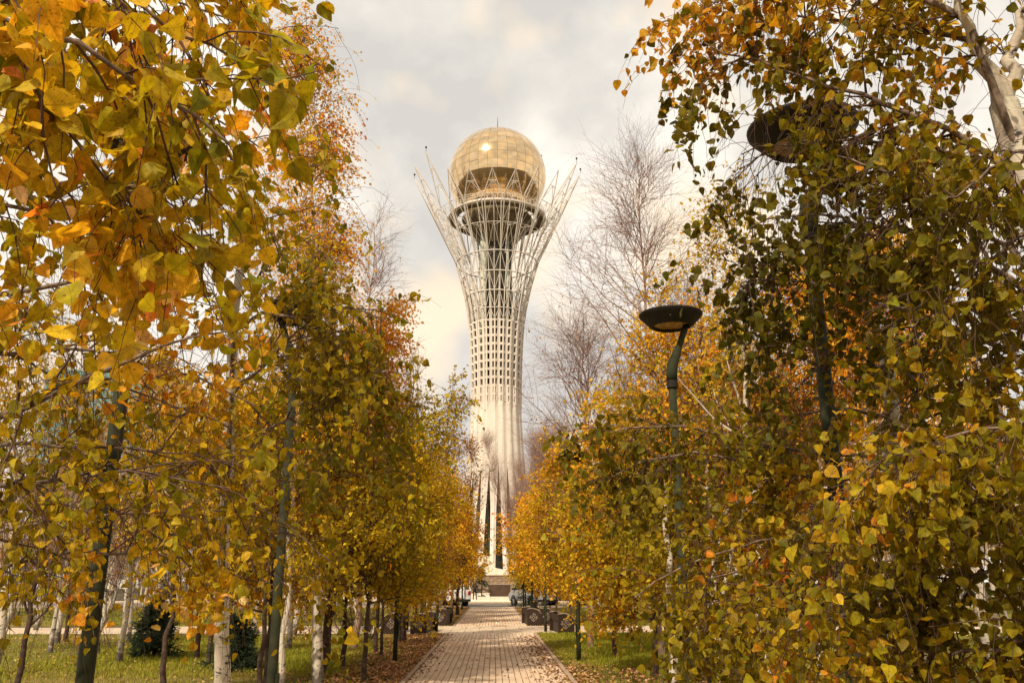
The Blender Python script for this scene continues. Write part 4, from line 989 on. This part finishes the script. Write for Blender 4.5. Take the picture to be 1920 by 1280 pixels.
# ---- near right birch with the forked white trunk
FK = P(1882, 195, 3.9); rb = np.array([FK[0] + 0.16, FK[1] - 0.15, 0])
bough_tree('birch_tree', 'forked white birch at the upper right, dark leaves hanging round the overhead lamp', 24, tuple(rb),
    [rb - [0, 0, .1], rb + [0.02, 0, 1.2], rb + [-.02, .05, 2.4], FK - [-.04, 0, .5], FK], (0.10, 0.062),
    [(B_((1882, 195, 3.9), (1845, 125, 3.9), (1815, 40, 3.9), (1780, -90, 3.9)), 0.052, 0.7),
     (B_((1882, 195, 3.9), (1902, 110, 3.9), (1925, 0, 3.9), (1950, -120, 3.9)), 0.042, 0.7),
     (B_((1870, 300, 3.9), (1790, 240, 3.9), (1650, 190, 4.0), (1530, 145, 4.1), (1410, 115, 4.2), (1320, 80, 4.3)), 0.017, 1.2),
     (B_((1875, 330, 3.95), (1760, 275, 4.0), (1600, 262, 4.2), (1460, 270, 4.4), (1390, 290, 4.5)), 0.014, 1.2),
     (B_((1890, 520, 4.0), (1750, 450, 4.0), (1600, 410, 4.2), (1480, 400, 4.4), (1400, 430, 4.5)), 0.016, 1.2),
     (B_((1895, 660, 4.0), (1740, 590, 4.1), (1580, 540, 4.3), (1450, 510, 4.5), (1390, 530, 4.6)), 0.016, 1.1),
     (B_((1895, 800, 4.0), (1760, 720, 4.2), (1620, 680, 4.4), (1520, 690, 4.6)), 0.015, 1.1),
     (B_((1815, 40, 3.9), (1680, -30, 4.1), (1520, -40, 4.3), (1380, -10, 4.4), (1280, 40, 4.5)), 0.016, 1.3),
     (B_((1830, 80, 3.9), (1720, 60, 4.2), (1600, 40, 4.5), (1450, 30, 4.7), (1330, 60, 4.8)), 0.014, 1.1),
     (B_((1895, 600, 4.2), (1850, 480, 4.4), (1760, 350, 4.6), (1680, 330, 4.8)), 0.014, 0.9),
     (B_((1960, 260, 3.45), (1880, 300, 3.4), (1800, 360, 3.4), (1740, 430, 3.5)), 0.010, 1.5),
     (B_((1980, 420, 3.5), (1890, 450, 3.4), (1800, 540, 3.4), (1720, 600, 3.5)), 0.010, 1.3),
     (B_((1890, 460, 4.0), (1780, 400, 3.8), (1680, 330, 3.8), (1600, 300, 3.9), (1560, 290, 4.0)), 0.012, 1.3),
     (B_((1895, 860, 4.1), (1850, 700, 4.4), (1740, 520, 4.8), (1660, 480, 5.0)), 0.014, 1.0)],
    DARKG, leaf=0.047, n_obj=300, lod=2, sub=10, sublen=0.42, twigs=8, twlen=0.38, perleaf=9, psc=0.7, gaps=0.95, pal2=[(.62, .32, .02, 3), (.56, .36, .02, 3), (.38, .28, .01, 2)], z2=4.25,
    windows=[(1345, 1490, 225, 345, .96), (1485, 1530, 370, 470, .8), (1505, 1560, 620, 790, .7), (1520, 1620, 360, 420, .7), (1760, 1850, 480, 620, .5)])

# ---- lower right birch, nearest
bough_tree('birch_tree', 'birch at the lower right edge with yellow green leaves nearest the camera', 25, (3.05, 2.0, 0),
    [(3.05, 2.0, -0.1), (3.0, 2.1, 1.4), (2.95, 2.2, 2.8), (2.9, 2.3, 4.2)], (0.12, 0.05),
    [(B_((2200, 780, 3.2), (1980, 800, 3.1), (1830, 808, 3.1), (1720, 835, 3.1), (1620, 880, 3.2)), 0.012, 1.3),
     (B_((2200, 900, 3.2), (1960, 920, 3.2), (1830, 925, 3.2), (1690, 965, 3.3), (1560, 1010, 3.4)), 0.012, 1.3),
     (B_((2200, 1000, 3.3), (1950, 1050, 3.3), (1780, 1090, 3.4), (1620, 1130, 3.5), (1500, 1180, 3.6)), 0.012, 1.3),
     (B_((2200, 1150, 3.1), (1950, 1190, 3.1), (1780, 1230, 3.2), (1600, 1270, 3.3)), 0.011, 1.3),
     (B_((2200, 700, 3.4), (2000, 660, 3.4), (1900, 640, 3.5), (1820, 680, 3.6)), 0.011, 1.0),
     (B_((2200, 1000, 3.8), (1950, 980, 3.9), (1750, 1020, 4.0), (1580, 1080, 4.1), (1470, 1150, 4.2)), 0.012, 1.3),
     (B_((2200, 830, 3.8), (1950, 850, 3.9), (1750, 870, 4.0), (1600, 940, 4.1)), 0.012, 1.1)],
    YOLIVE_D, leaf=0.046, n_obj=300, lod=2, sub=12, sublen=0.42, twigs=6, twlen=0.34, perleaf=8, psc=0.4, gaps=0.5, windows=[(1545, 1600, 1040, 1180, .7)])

# ---- right birch with the long arching bough
r3 = P(1700, 1400, 5.2) * [1, 1, 0]
bough_tree('birch_tree', 'birch whose long arching bough of green leaves reaches left below the clear street lamp', 26, tuple(r3),
    [r3 - [0, 0, .1], P(1695, 1150, 5.2), P(1680, 900, 5.2), P(1660, 650, 5.2)], (0.08, 0.04),
    [(B_((1680, 905, 5.2), (1540, 898, 5.3), (1430, 868, 5.35), (1340, 850, 5.4), (1240, 852, 5.4), (1170, 878, 5.4), (1120, 910, 5.4)), 0.016, 1.0),
     (B_((1670, 860, 5.2), (1500, 850, 5.3), (1360, 805, 5.4), (1230, 790, 5.5), (1130, 810, 5.5), (1080, 830, 5.5)), 0.013, 1.0),
     (B_((1690, 1080, 5.2), (1540, 1030, 5.3), (1420, 1040, 5.4), (1320, 1090, 5.5), (1250, 1140, 5.5)), 0.013, 0.9),
     (B_((1690, 1150, 5.2), (1540, 1130, 5.3), (1430, 1135, 5.4), (1340, 1170, 5.5)), 0.012, 0.9),
     (B_((1670, 780, 5.2), (1560, 760, 5.3), (1460, 790, 5.4), (1360, 840, 5.5)), 0.013, 1.0),
     (B_((1690, 980, 5.2), (1560, 950, 5.5), (1420, 950, 5.8), (1300, 960, 6.0)), 0.013, 0.9),
     (B_((1690, 1020, 5.2), (1500, 1000, 5.0), (1360, 1030, 4.9), (1260, 1060, 4.9), (1190, 1120, 4.9)), 0.012, 1.0),
     (B_((1690, 1100, 5.2), (1520, 1080, 5.0), (1400, 1110, 4.9), (1320, 1180, 4.9)), 0.012, 1.0),
     (B_((1690, 1200, 5.2), (1560, 1210, 5.4), (1450, 1240, 5.5), (1380, 1290, 5.5)), 0.011, 1.0)],
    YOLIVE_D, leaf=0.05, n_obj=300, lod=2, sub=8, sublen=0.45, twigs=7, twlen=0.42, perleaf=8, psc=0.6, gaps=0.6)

# ---- free standing trees grown from a trunk
def grown(name, label, seed, base, H, pal, r0=0.08, crown0=0.25, spread=1.2, n1=26, n2=6, n3=5, per=7, leaf=0.05, lod=1, bark=None, twmat=None, up=0.25, weep=-0.6, ang=45, lean=(0, 0), prof=None, group=None, tl=0.5, droop=0.7, psc=1.0, sides=8, bare=False, forks=0, tw_r=0.0022, cat='tree', leafprob=1.0):
    rng = np.random.default_rng(seed); base = np.asarray(base, float); tw = Wood(); fw = Wood()
    tp = [base + [0, 0, -0.05], base + [lean[0] * .2, lean[1] * .2, H * .3], base + [lean[0] * .6, lean[1] * .6, H * .65], base + [lean[0], lean[1], H]]
    tp = smooth_poly(tp, 16, rng, H * 0.005); tr = limb_radii(16, r0, 0.006); tw.add(tp, tr, sides)
    trunks = [(tp, tr)]
    for f in range(forks):
        A, RA = spawn(rng, tp[None], tr[None], 1, 0.15 + .1 * f, 0.3 + .1 * f, H * .62, 22, (0, 0, 1), 12, 0.7, 1, 0.004, 0.05, curve=0.15); tw.add(A, RA, 6); trunks.append((A[0], RA[0]))
    lf = prof or (lambda t: np.clip(1.15 - 1.0 * (t - crown0) / (1 - crown0), 0.12, 1.0) * (0.55 + 0.45 * np.clip((t - crown0) / 0.15, 0, 1)))
    pos = []
    for (q, rq) in trunks:
        A, RA = spawn(rng, q[None], rq[None], n1, crown0, 0.985, spread, ang, (0, 0, up), 8, 0.5, 0.05, 0.004, 0.09, lenfn=lf, curve=0.5); tw.add(A, RA, 5)
        B, RB_ = spawn(rng, A, RA, n2, 0.15, 1.0, spread * .45, 42, (0, 0, up * .5), 6, 0.5, 0.015, 0.0022, 0.12, curve=0.4, lenfn=lambda t: 1.1 - .5 * t); fw.add(B, RB_, 3)
        C_, RC = spawn(rng, B, RB_, n3, 0.1, 1.0, tl, 42, (0, 0, weep), 5, 0.6, tw_r, 0.0011, 0.14, curve=0.35); fw.add(C_, RC, 3)
        if per: pos.append(leaves_on(rng, C_, per)); pos.append(leaves_on(rng, B, max(1, per // 2), 0.3))
    la = None
    if per:
        pos = np.concatenate(pos)
        if leafprob < 1: pos = pos[rng.random(len(pos)) < leafprob]
        pos = pos[pos[:, 2] > 0.25]; la = (rng, pos, leaf * (0.6 + 0.7 * rng.random(len(pos))), pal, lod, droop, psc)
    return finish_tree(name, label, base, tw, bark or M['birch'], fw, twmat or M['twig'], la, group=group, cat=cat)

def at(px, D): return (XatD(px, D), D, 0.0)
flat = lambda t: np.clip(0.5 + 1.6 * t * (1.12 - t), 0.2, 1.0)
# left, orange and gold
grown('birch_tree', 'tall orange weeping birch rising to the top of the picture left of the tower', 31, at(606, 15.2), 12.6, ORANGE, 0.10, 0.28, 1.4, 52, 7, 6, 7, 0.055, 1, weep=-1.3, tl=0.75, ang=45, up=0.3, lean=(-0.95, 0))
grown('birch_tree', 'orange topped birch leaning out toward the tower above the yellow maples on the left', 33, (-3.3, 17.6, 0), 7.3, ORANGE, 0.09, 0.35, 1.5, 50, 7, 6, 7, 0.06, 1, weep=-0.7, tl=0.5, lean=(0.85, 0.2), bark=M['dark_bark'], up=.2)
maples_l = [(16.2, -4.0, 4.7, GOLDG, 'round yellow green maple on the left lawn closest to the camera'),
            (18.6, -3.05, 4.6, GOLDG, 'round yellow green maple on the left verge beside its lamp pole'),
            (22.5, -2.9, 4.5, GOLDG, 'golden green maple on the left verge just before the benches'),
            (26.6, -2.75, 4.3, GOLD, 'golden maple on the left over the dark benches'),
            (37.6, -3.25, 4.47, GOLD, 'gold orange maple on the left just past the cross path'),
            (43.0, -3.05, 4.56, GOLD, 'amber maple on the left midway between cross path and road'),
            (49.0, -2.95, 4.64, GOLD, 'amber maple on the left with its crown touching the tower foot'),
            (55.5, -3.00, 4.64, GOLD, 'amber maple on the left at the roadside')]
for i, (D, x, H, pal, lb) in enumerate(maples_l):
    far = D > 30
    grown('maple_tree', lb, 50 + i, (x, D, 0), H, pal, 0.06, 0.24, 1.95 if not far else 2.2, 36, 10, 8, 7 if not far else 5, 0.065 if not far else 0.1, 1 if not far else 0, bark=M['dark_bark'], weep=-0.45, tl=0.45, prof=flat, ang=66, up=0.04, psc=1.4)
maples_r = [(14.6, 3.5, 4.2, GOLDG, 'amber green maple on the right verge closest to the camera'),
            (17.2, 3.1, 4.1, GOLD, 'golden maple on the right verge before its lamp pole'),
            (21.0, 2.85, 4.1, GOLD, 'golden maple with a dark trunk standing on the green grass at right'),
            (25.5, 2.75, 4.4, GOLD, 'bright golden maple on the right before the benches'),
            (37.6, 3.25, 4.73, ORANGE, 'orange gold maple on the right just past the cross path'),
            (43.0, 3.05, 4.82, GOLD, 'amber maple on the right midway between cross path and road'),
            (49.5, 2.90, 4.82, GOLD, 'amber maple on the right nearest the tower foot'),
            (56.0, 3.20, 4.64, GOLDG, 'olive gold maple on the right beside the silver minivan')]
for i, (D, x, H, pal, lb) in enumerate(maples_r):
    far = D > 30
    grown('maple_tree', lb, 70 + i, (x, D, 0), H, pal, 0.06, 0.24, 1.9 if not far else 2.3, 36, 10, 8, 7 if not far else 5, 0.065 if not far else 0.1, 1 if not far else 0, bark=M['dark_bark'], weep=-0.45, tl=0.45, prof=flat, ang=66, up=0.04, psc=1.4)
grown('maple_tree', 'yellow green maple just left of the second left lamp pole', 58, at(500, 14.2), 4.3, GOLDG, 0.05, 0.3, 1.7, 30, 9, 8, 7, 0.06, 1, bark=M['dark_bark'], weep=-.4, tl=.42, prof=flat, ang=64, up=.05, psc=1.2)
grown('maple_tree', 'yellow green maple with a thin dark trunk just right of the white birch trunk', 59, at(690, 16.0), 4.5, GOLDG, 0.05, 0.3, 1.7, 30, 9, 8, 7, 0.06, 1, bark=M['dark_bark'], weep=-.4, tl=.42, prof=flat, ang=64, up=.05, psc=1.2)
# right, orange birches behind the clear lamp
grown('birch_tree', 'orange birch with thin pale stems right behind the clear street lamp', 34, (3.3, 13.2, 0), 5.7, ORANGE, 0.07, 0.42, 1.6, 30, 6, 6, 5, 0.06, 1, weep=-0.4, tl=0.5, up=.1, forks=1, leafprob=.62)
grown('birch_tree', 'orange birch with a leaning white stem seen through the right foliage', 35, (4.5, 12.4, 0), 6.0, ORANGE, 0.08, 0.35, 1.6, 36, 7, 6, 6, 0.06, 1, weep=-0.5, tl=0.5, lean=(0.5, 0), forks=1)
grown('birch_tree', 'orange leaved birch deep in the right grove behind the dark foliage', 36, (7.2, 15.0, 0), 8.0, ORANGE, 0.09, 0.3, 1.6, 30, 6, 5, 5, 0.06, 1, weep=-0.5, tl=0.5)
grown('birch_tree', 'yellow leaved birch at the far right of the grove', 37, (8.6, 11.5, 0), 8.5, GOLDG, 0.09, 0.3, 1.7, 30, 6, 5, 5, 0.06, 1, weep=-0.5, tl=0.5)
# tall bare birches right of the tower
grown('bare_birch', 'tall nearly bare birch with a straight pink stem right of the tower', 41, at(1236, 21.5), 12.6, RUST, 0.11, 0.3, 3.7, 56, 10, 7, 1, 0.05, 1, bark=M['pink_twig'], twmat=M['grey_twig'], up=0.10, weep=0.1, ang=42, tl=0.55, leafprob=0.02, tw_r=0.004)
grown('bare_birch', 'shorter bare birch with drooping rust tinged twigs between the tower and the tall bare birch', 42, at(1105, 24.0), 9.6, RUST, 0.09, 0.22, 3.3, 50, 10, 7, 1, 0.06, 1, bark=M['pink_twig'], twmat=M['grey_twig'], up=0.08, weep=-0.3, ang=46, tl=0.55, leafprob=0.05, tw_r=0.004)
grown('bare_birch', 'bare birch whose upper twigs show through orange leaves right of the tall bare birch', 43, at(1310, 23.0), 9.6, RUST, 0.08, 0.25, 2.4, 36, 8, 7, 1, 0.05, 1, bark=M['pink_twig'], twmat=M['grey_twig'], up=0.3, weep=0.1, ang=40, tl=0.42, leafprob=0.03, tw_r=0.004)
grown('bare_birch', 'bare grey birch top poking out between orange crowns left of the tower', 44, at(668, 24.0), 12.2, RUST, 0.09, 0.3, 2.3, 36, 8, 6, 1, 0.06, 1, bark=M['pink_twig'], twmat=M['grey_twig'], up=0.25, weep=-0.1, ang=42, tl=0.45, leafprob=0.02, tw_r=0.004)
grown('sparse_tree', 'sparse tree with small brown leaves reaching out just left of the tower shaft', 45, at(760, 27.0), 8.6, RUST, 0.08, 0.2, 1.9, 30, 7, 6, 2, 0.06, 0, bark=M['dark_bark'], twmat=M['twig'], up=0.5, weep=0.1, ang=45, tl=0.45, leafprob=0.3, tw_r=0.004)
grown('sparse_tree', 'leaning sparse brown tree before the tower foot on the left', 46, at(790, 36.0), 8.8, RUST + OLIVE[:2], 0.1, 0.12, 2.6, 34, 8, 6, 3, 0.07, 0, bark=M['dark_bark'], twmat=M['twig'], up=0.45, weep=0.1, ang=45, tl=0.5, leafprob=0.4, lean=(1.3, 0), tw_r=0.005)
grown('sparse_tree', 'sparse brown tree with drooping leaf clusters touching the left side of the tower shaft', 47, at(858, 47.0), 8.6, RUST + OLIVE[:2], 0.1, 0.15, 2.6, 34, 8, 6, 3, 0.09, 0, bark=M['dark_bark'], twmat=M['twig'], up=0.5, weep=-0.2, ang=42, tl=0.5, leafprob=0.45, lean=(.8, 0), tw_r=0.006)
for i, (px, D, H, lb) in enumerate([(1003, 60, 11.5, 'pale pink bare tree just right of the tower foot'), (1040, 72, 13.0, 'pale pink bare tree farther right behind the gold maples'), (972, 84, 12.5, 'low pink bare tree overlapping the right of the tower foot')]):
    grown('bare_tree', lb, 90 + i, at(px, D), H, RUST, 0.12, 0.15, 3.6, 44, 9, 7, 0, bark=M['pink_twig'], twmat=M['pink_twig'], up=0.7, weep=0.2, ang=38, tl=0.8, forks=2, tw_r=0.009)
# thin dark tree at the left edge and lawn trees
grown('bare_tree', 'thin dark brown bare tree on the left lawn near the left edge', 48, at(52, 13.0), 4.6, RUST, 0.05, 0.22, 1.3, 22, 6, 4, 1, 0.05, 1, bark=M['dark_bark'], up=0.5, weep=0.2, ang=50, tl=0.4, leafprob=0.15, tw_r=0.003, lean=(.25, 0))
grown('maple_tree', 'small dark trunked maple with orange sprays beside the near white birch', 49, at(322, 13.6), 3.6, GOLD, 0.055, 0.35, 1.1, 16, 6, 5, 5, 0.055, 1, bark=M['dark_bark'], weep=-0.1, prof=flat, ang=60, psc=.8)
grown('birch_tree', 'white birch at the far left edge of the lawn', 38, at(8, 17.5), 7.5, GOLDG, 0.09, 0.4, 1.4, 22, 6, 5, 4, 0.06, 0, weep=-.6)
grown('birch_tree', 'slim white birch right behind the green lamp pole on the left', 39, at(538, 13.8), 7.0, GOLDG, 0.055, 0.4, 1.2, 22, 6, 5, 4, 0.055, 1, weep=-.6)
grown('birch_tree', 'white trunked birch with orange leaves under the arching bough on the right', 40, at(1258, 13.6), 6.4, GOLD, 0.07, 0.45, 1.2, 20, 6, 5, 5, 0.055, 1, weep=-.4)
grown('birch_tree', 'birch low on the right, its white stem showing between yellow leaves', 30, at(1428, 10.2), 6.5, GOLDG, 0.07, 0.42, 1.2, 20, 6, 5, 5, 0.05, 1, weep=-.6)

# spruces
def spruce(label, seed, loc, H, R0):
    rng = np.random.default_rng(seed); t = thing('spruce_tree', label, 'spruce', loc)
    MB().tube([(0, 0, -.05), (0, 0, H)], [0.06, 0.01], 8).build('trunk', M['dark_bark'], t, smooth=True)
    w = Wood(); n = 90; z = H * (0.08 + 0.9 * rng.random(n)); a = rng.random(n) * 6.28; Lb = R0 * (1 - z / H) + 0.08
    st = np.stack([0 * z, 0 * z, z], 1); en = np.stack([np.cos(a) * Lb, np.sin(a) * Lb, z - Lb * 0.25], 1)
    Pl = st[:, None] + (en - st)[:, None] * np.linspace(0, 1, 6)[None, :, None]; R = np.full((n, 6), .008); w.add(Pl, R, 3)
    nd, rn = spawn(rng, Pl, R, 14, 0.1, 1.0, 0.22, 45, (0, 0, -.2), 3, 1, .008, .003, .1); w.add(nd, rn, 3)
    nd2, rn2 = spawn(rng, nd, rn, 10, 0.0, 1.0, 0.06, 50, (0, 0, 0), 2, 1, .006, .002, .1); w.add(nd2, rn2, 3)
    obj('crown', w.mesh('crown', M['needle']), None, t, None, 'stuff')
M['needle'] = noise_mat('spruce_needles', (0.012, 0.022, 0.008), (0.035, 0.05, 0.018), 6, 0.8)
spruce('low dark green spruce on the lawn behind the near white birch', 61, at(448, 18.5), 1.05, 0.6)
spruce('dark spruce on the lawn behind the small orange maple', 62, at(300, 21.5), 1.4, 0.7)
spruce('dark green spruce beside the silver minivan at the roadside', 63, at(985, 58.5), 3.4, 1.2)
spruce('small spruce standing beyond the road before the stone podium wall', 64, (XatD(903, 88), 88, 0.02), 3.2, 1.3)

# bare bushes on the left lawn
for i, (px, D, lb) in enumerate([(655, 26.0, 'leafless brown shrub on the left lawn before the far path'), (700, 27.5, 'leafless brown shrub right next to the benches')]):
    rng = np.random.default_rng(300 + i); b = np.array(at(px, D)); w = Wood(); n = 26
    st = np.repeat(b[None], n, 0) + rng.normal(0, .06, (n, 3)) * [1, 1, 0]; d = norm(rng.normal(size=(n, 3)) * [1, 1, 0] * .5 + [0, 0, 1])
    Pl = st[:, None] + d[:, None] * (np.linspace(0, .8, 5))[None, :, None]; R = np.full((n, 5), .006)
    fw = Wood(); Q, RQ = spawn(rng, Pl, R, 8, .3, 1, .35, 35, (0, 0, .4), 4, .7, .004, .0015, .1); fw.add(Q, RQ, 3); w.add(Pl, R, 4)
    finish_tree('bare_shrub', lb, b, w, M['dark_bark'], fw, M['twig'], None, cat='shrub')

# ------------------------------------------------------------------ groves behind: prototypes and copies
protos = {
    'gold': grown('birch_tree', 'x', 101, (0, 0, 0), 9.0, GOLD, 0.1, 0.28, 1.9, 24, 6, 4, 4, 0.09, 0, weep=-.5, tl=.6),
    'orange': grown('birch_tree', 'x', 102, (0, 0, 0), 9.5, ORANGE, 0.1, 0.25, 1.9, 24, 6, 4, 4, 0.09, 0, weep=-.6, tl=.6, forks=1),
    'pink': grown('bare_birch', 'x', 103, (0, 0, 0), 8.5, RUST, 0.09, 0.18, 2.2, 26, 7, 5, 1, 0.08, 0, twmat=M['pink_twig'], weep=.1, up=.6, tl=.6, leafprob=.25, tw_r=.007),
    'dark': grown('bare_tree', 'x', 104, (0, 0, 0), 7.0, RUST, 0.08, 0.3, 1.8, 22, 6, 5, 1, 0.08, 0, bark=M['dark_bark'], twmat=M['twig'], weep=.1, up=.5, tl=.5, leafprob=.3, tw_r=.005)}
desc = {'gold': 'gold leaved white birch', 'orange': 'orange leaved white birch', 'pink': 'pink twigged white birch', 'dark': 'dark near bare tree'}
rr = random.Random(5); used = set(); placed = []
def place(kind, x, y, s, hs=None):
    p = protos[kind]; o = p if kind not in used else copy_tree(p); used.add(kind)
    o.location = (x, y, 0); o.rotation_euler = (0, 0, rr.uniform(0, 6.28)); o.scale = (s, s, (hs or s))
    o['group'] = desc[kind].replace('birch', 'birches').replace('tree', 'trees') + (' in the left grove' if x < 0 else ' in the right grove')
    placed.append((o, kind, x, y))
ZONES = [(0, 'at far left'), (200, 'by the thin bare tree'), (400, 'by the thick lamp pole'), (520, 'by the near birch'), (640, 'by the second lamp'), (760, 'by the left benches'),
         (925, 'by the white van'), (1050, 'by the silver minivan'), (1200, 'by the right benches'), (1350, 'by the clear lamp'), (1500, 'under the arching bough'), (1700, 'by the overhead lamp'), (9999, 'at far right')]
def label_grove():
    by = {}
    for o, kind, x, y in placed:
        px = float(project(np.array([[x, y, 2.0]]))[0][0]); z = next(w for q, w in ZONES if px < q)
        row = 'on the near lawn' if y < 30 else ('in the middle row' if y < 46 else ('in the back row' if y < 70 else 'beyond the road'))
        by.setdefault((kind, row, z), []).append((px, o))
    names = ['', 'first', 'second', 'third', 'fourth', 'fifth', 'sixth', 'seventh', 'eighth']
    for (kind, row, z), L0 in by.items():
        L0.sort(key=lambda q: q[0])
        for i, (px, o) in enumerate(L0):
            o['label'] = (desc[kind] + ' ' + row + ', ' + z) if len(L0) == 1 else (names[min(i + 1, 8)] + ' ' + desc[kind].replace('near bare', 'bare') + ' ' + row + ', ' + z)
# trunks the photo shows on the left lawn
for px, D, kd, s in [(20, 24, 'pink', .9), (118, 26, 'pink', .95), (132, 27, 'dark', .8), (108, 23, 'pink', .8), (196, 22, 'pink', .75), (238, 20, 'gold', .7), (163, 18.5, 'dark', .55), (380, 21, 'dark', .8), (402, 19.5, 'dark', .8),
                     (548, 24, 'pink', .9), (556, 30, 'gold', .9), (620, 20, 'dark', .8), (668, 34, 'pink', 1), (718, 21.5, 'dark', .6), (740, 40, 'pink', .9), (828, 41, 'gold', .75), (846, 42.5, 'gold', .7), (590, 38, 'orange', 1), (486, 31, 'gold', 1),
                     (75, 33, 'orange', .9), (290, 34, 'gold', 1), (420, 36, 'orange', 1), (-60, 22, 'gold', 1), (250, 27, 'gold', .8), (150, 36, 'gold', .8)]:
    place(kd, XatD(px, D), D, s * rr.uniform(.92, 1.08))
for k in range(60):
    D = rr.uniform(38, 60); x = -(4.2 + rr.uniform(0, 1) ** .9 * 30 * D / 50)
    place(rr.choice(['pink', 'pink', 'gold', 'orange', 'dark', 'pink']), x, D, rr.uniform(.8, 1.15) * (0.85 if abs(x) < 8 else 1))
for k in range(44):
    D = rr.uniform(38, 60) if k > 10 else rr.uniform(17, 36); x = (5.6 + rr.uniform(0, 1) * 28 * D / 50)
    place(rr.choice(['gold', 'orange', 'orange', 'pink', 'gold']), x, D, rr.uniform(.75, 1.05) * (0.8 if x < 8 else 1))
for k in range(26):
    D = rr.uniform(76, 98); s = rr.choice((-1, 1)); x = s * (9 + rr.uniform(0, 45)); place(rr.choice(['pink', 'pink', 'gold', 'orange']), x, D, rr.uniform(.8, 1.1))
label_grove()
# distant wood closing the horizon
def far_wood():
    r = np.random.default_rng(77); w = Wood(); pos = []
    n = 170; a = r.uniform(-1.15, 1.15, n); a = a[(np.abs(a) > 0.10)]; n = len(a); D = r.uniform(150, 200, n)
    b = np.stack([np.sin(a) * D, np.cos(a) * D, 0 * D], 1); H = r.uniform(8, 13, n)
    Pl = b[:, None] + np.array([0, 0, 1.]) * (H[:, None] * np.linspace(0, 1, 8)[None])[..., None]; R = np.full((n, 8), .2) * np.linspace(1, .2, 8); w.add(Pl, R, 4)
    A, RA = spawn(r, Pl, R, 14, .2, 1, 3.2, 45, (0, 0, .4), 5, .5, .1, .03, .1); w.add(A, RA, 3)
    B, RB_ = spawn(r, A, RA, 6, .1, 1, 1.6, 45, (0, 0, .2), 4, .6, .06, .02, .1); w.add(B, RB_, 3)
    t = thing('distant_wood', 'pale distant belt of trees closing the horizon behind the groves', 'wood'); t['kind'] = 'stuff'
    obj('branches', w.mesh('branches', M['pink_twig']), None, t, None, 'stuff')
    pos = leaves_on(r, B, 5, off=.3); sel = r.random(len(pos)) < .7; pos = pos[sel]
    obj('foliage', leaf_mesh('foliage', r, pos, np.full(len(pos), .55), GOLD + RUST, 0, .3, 20), None, t, None, 'stuff')
far_wood()
import os
if os.environ.get('COUNT'):
    tot = 0
    for o in SC.objects:
        if o.type == 'MESH': tot += len(o.data.polygons)
    print('OBJS', len(SC.objects), 'POLYS', tot, 'unique', sum(len(m.polygons) for m in bpy.data.meshes))
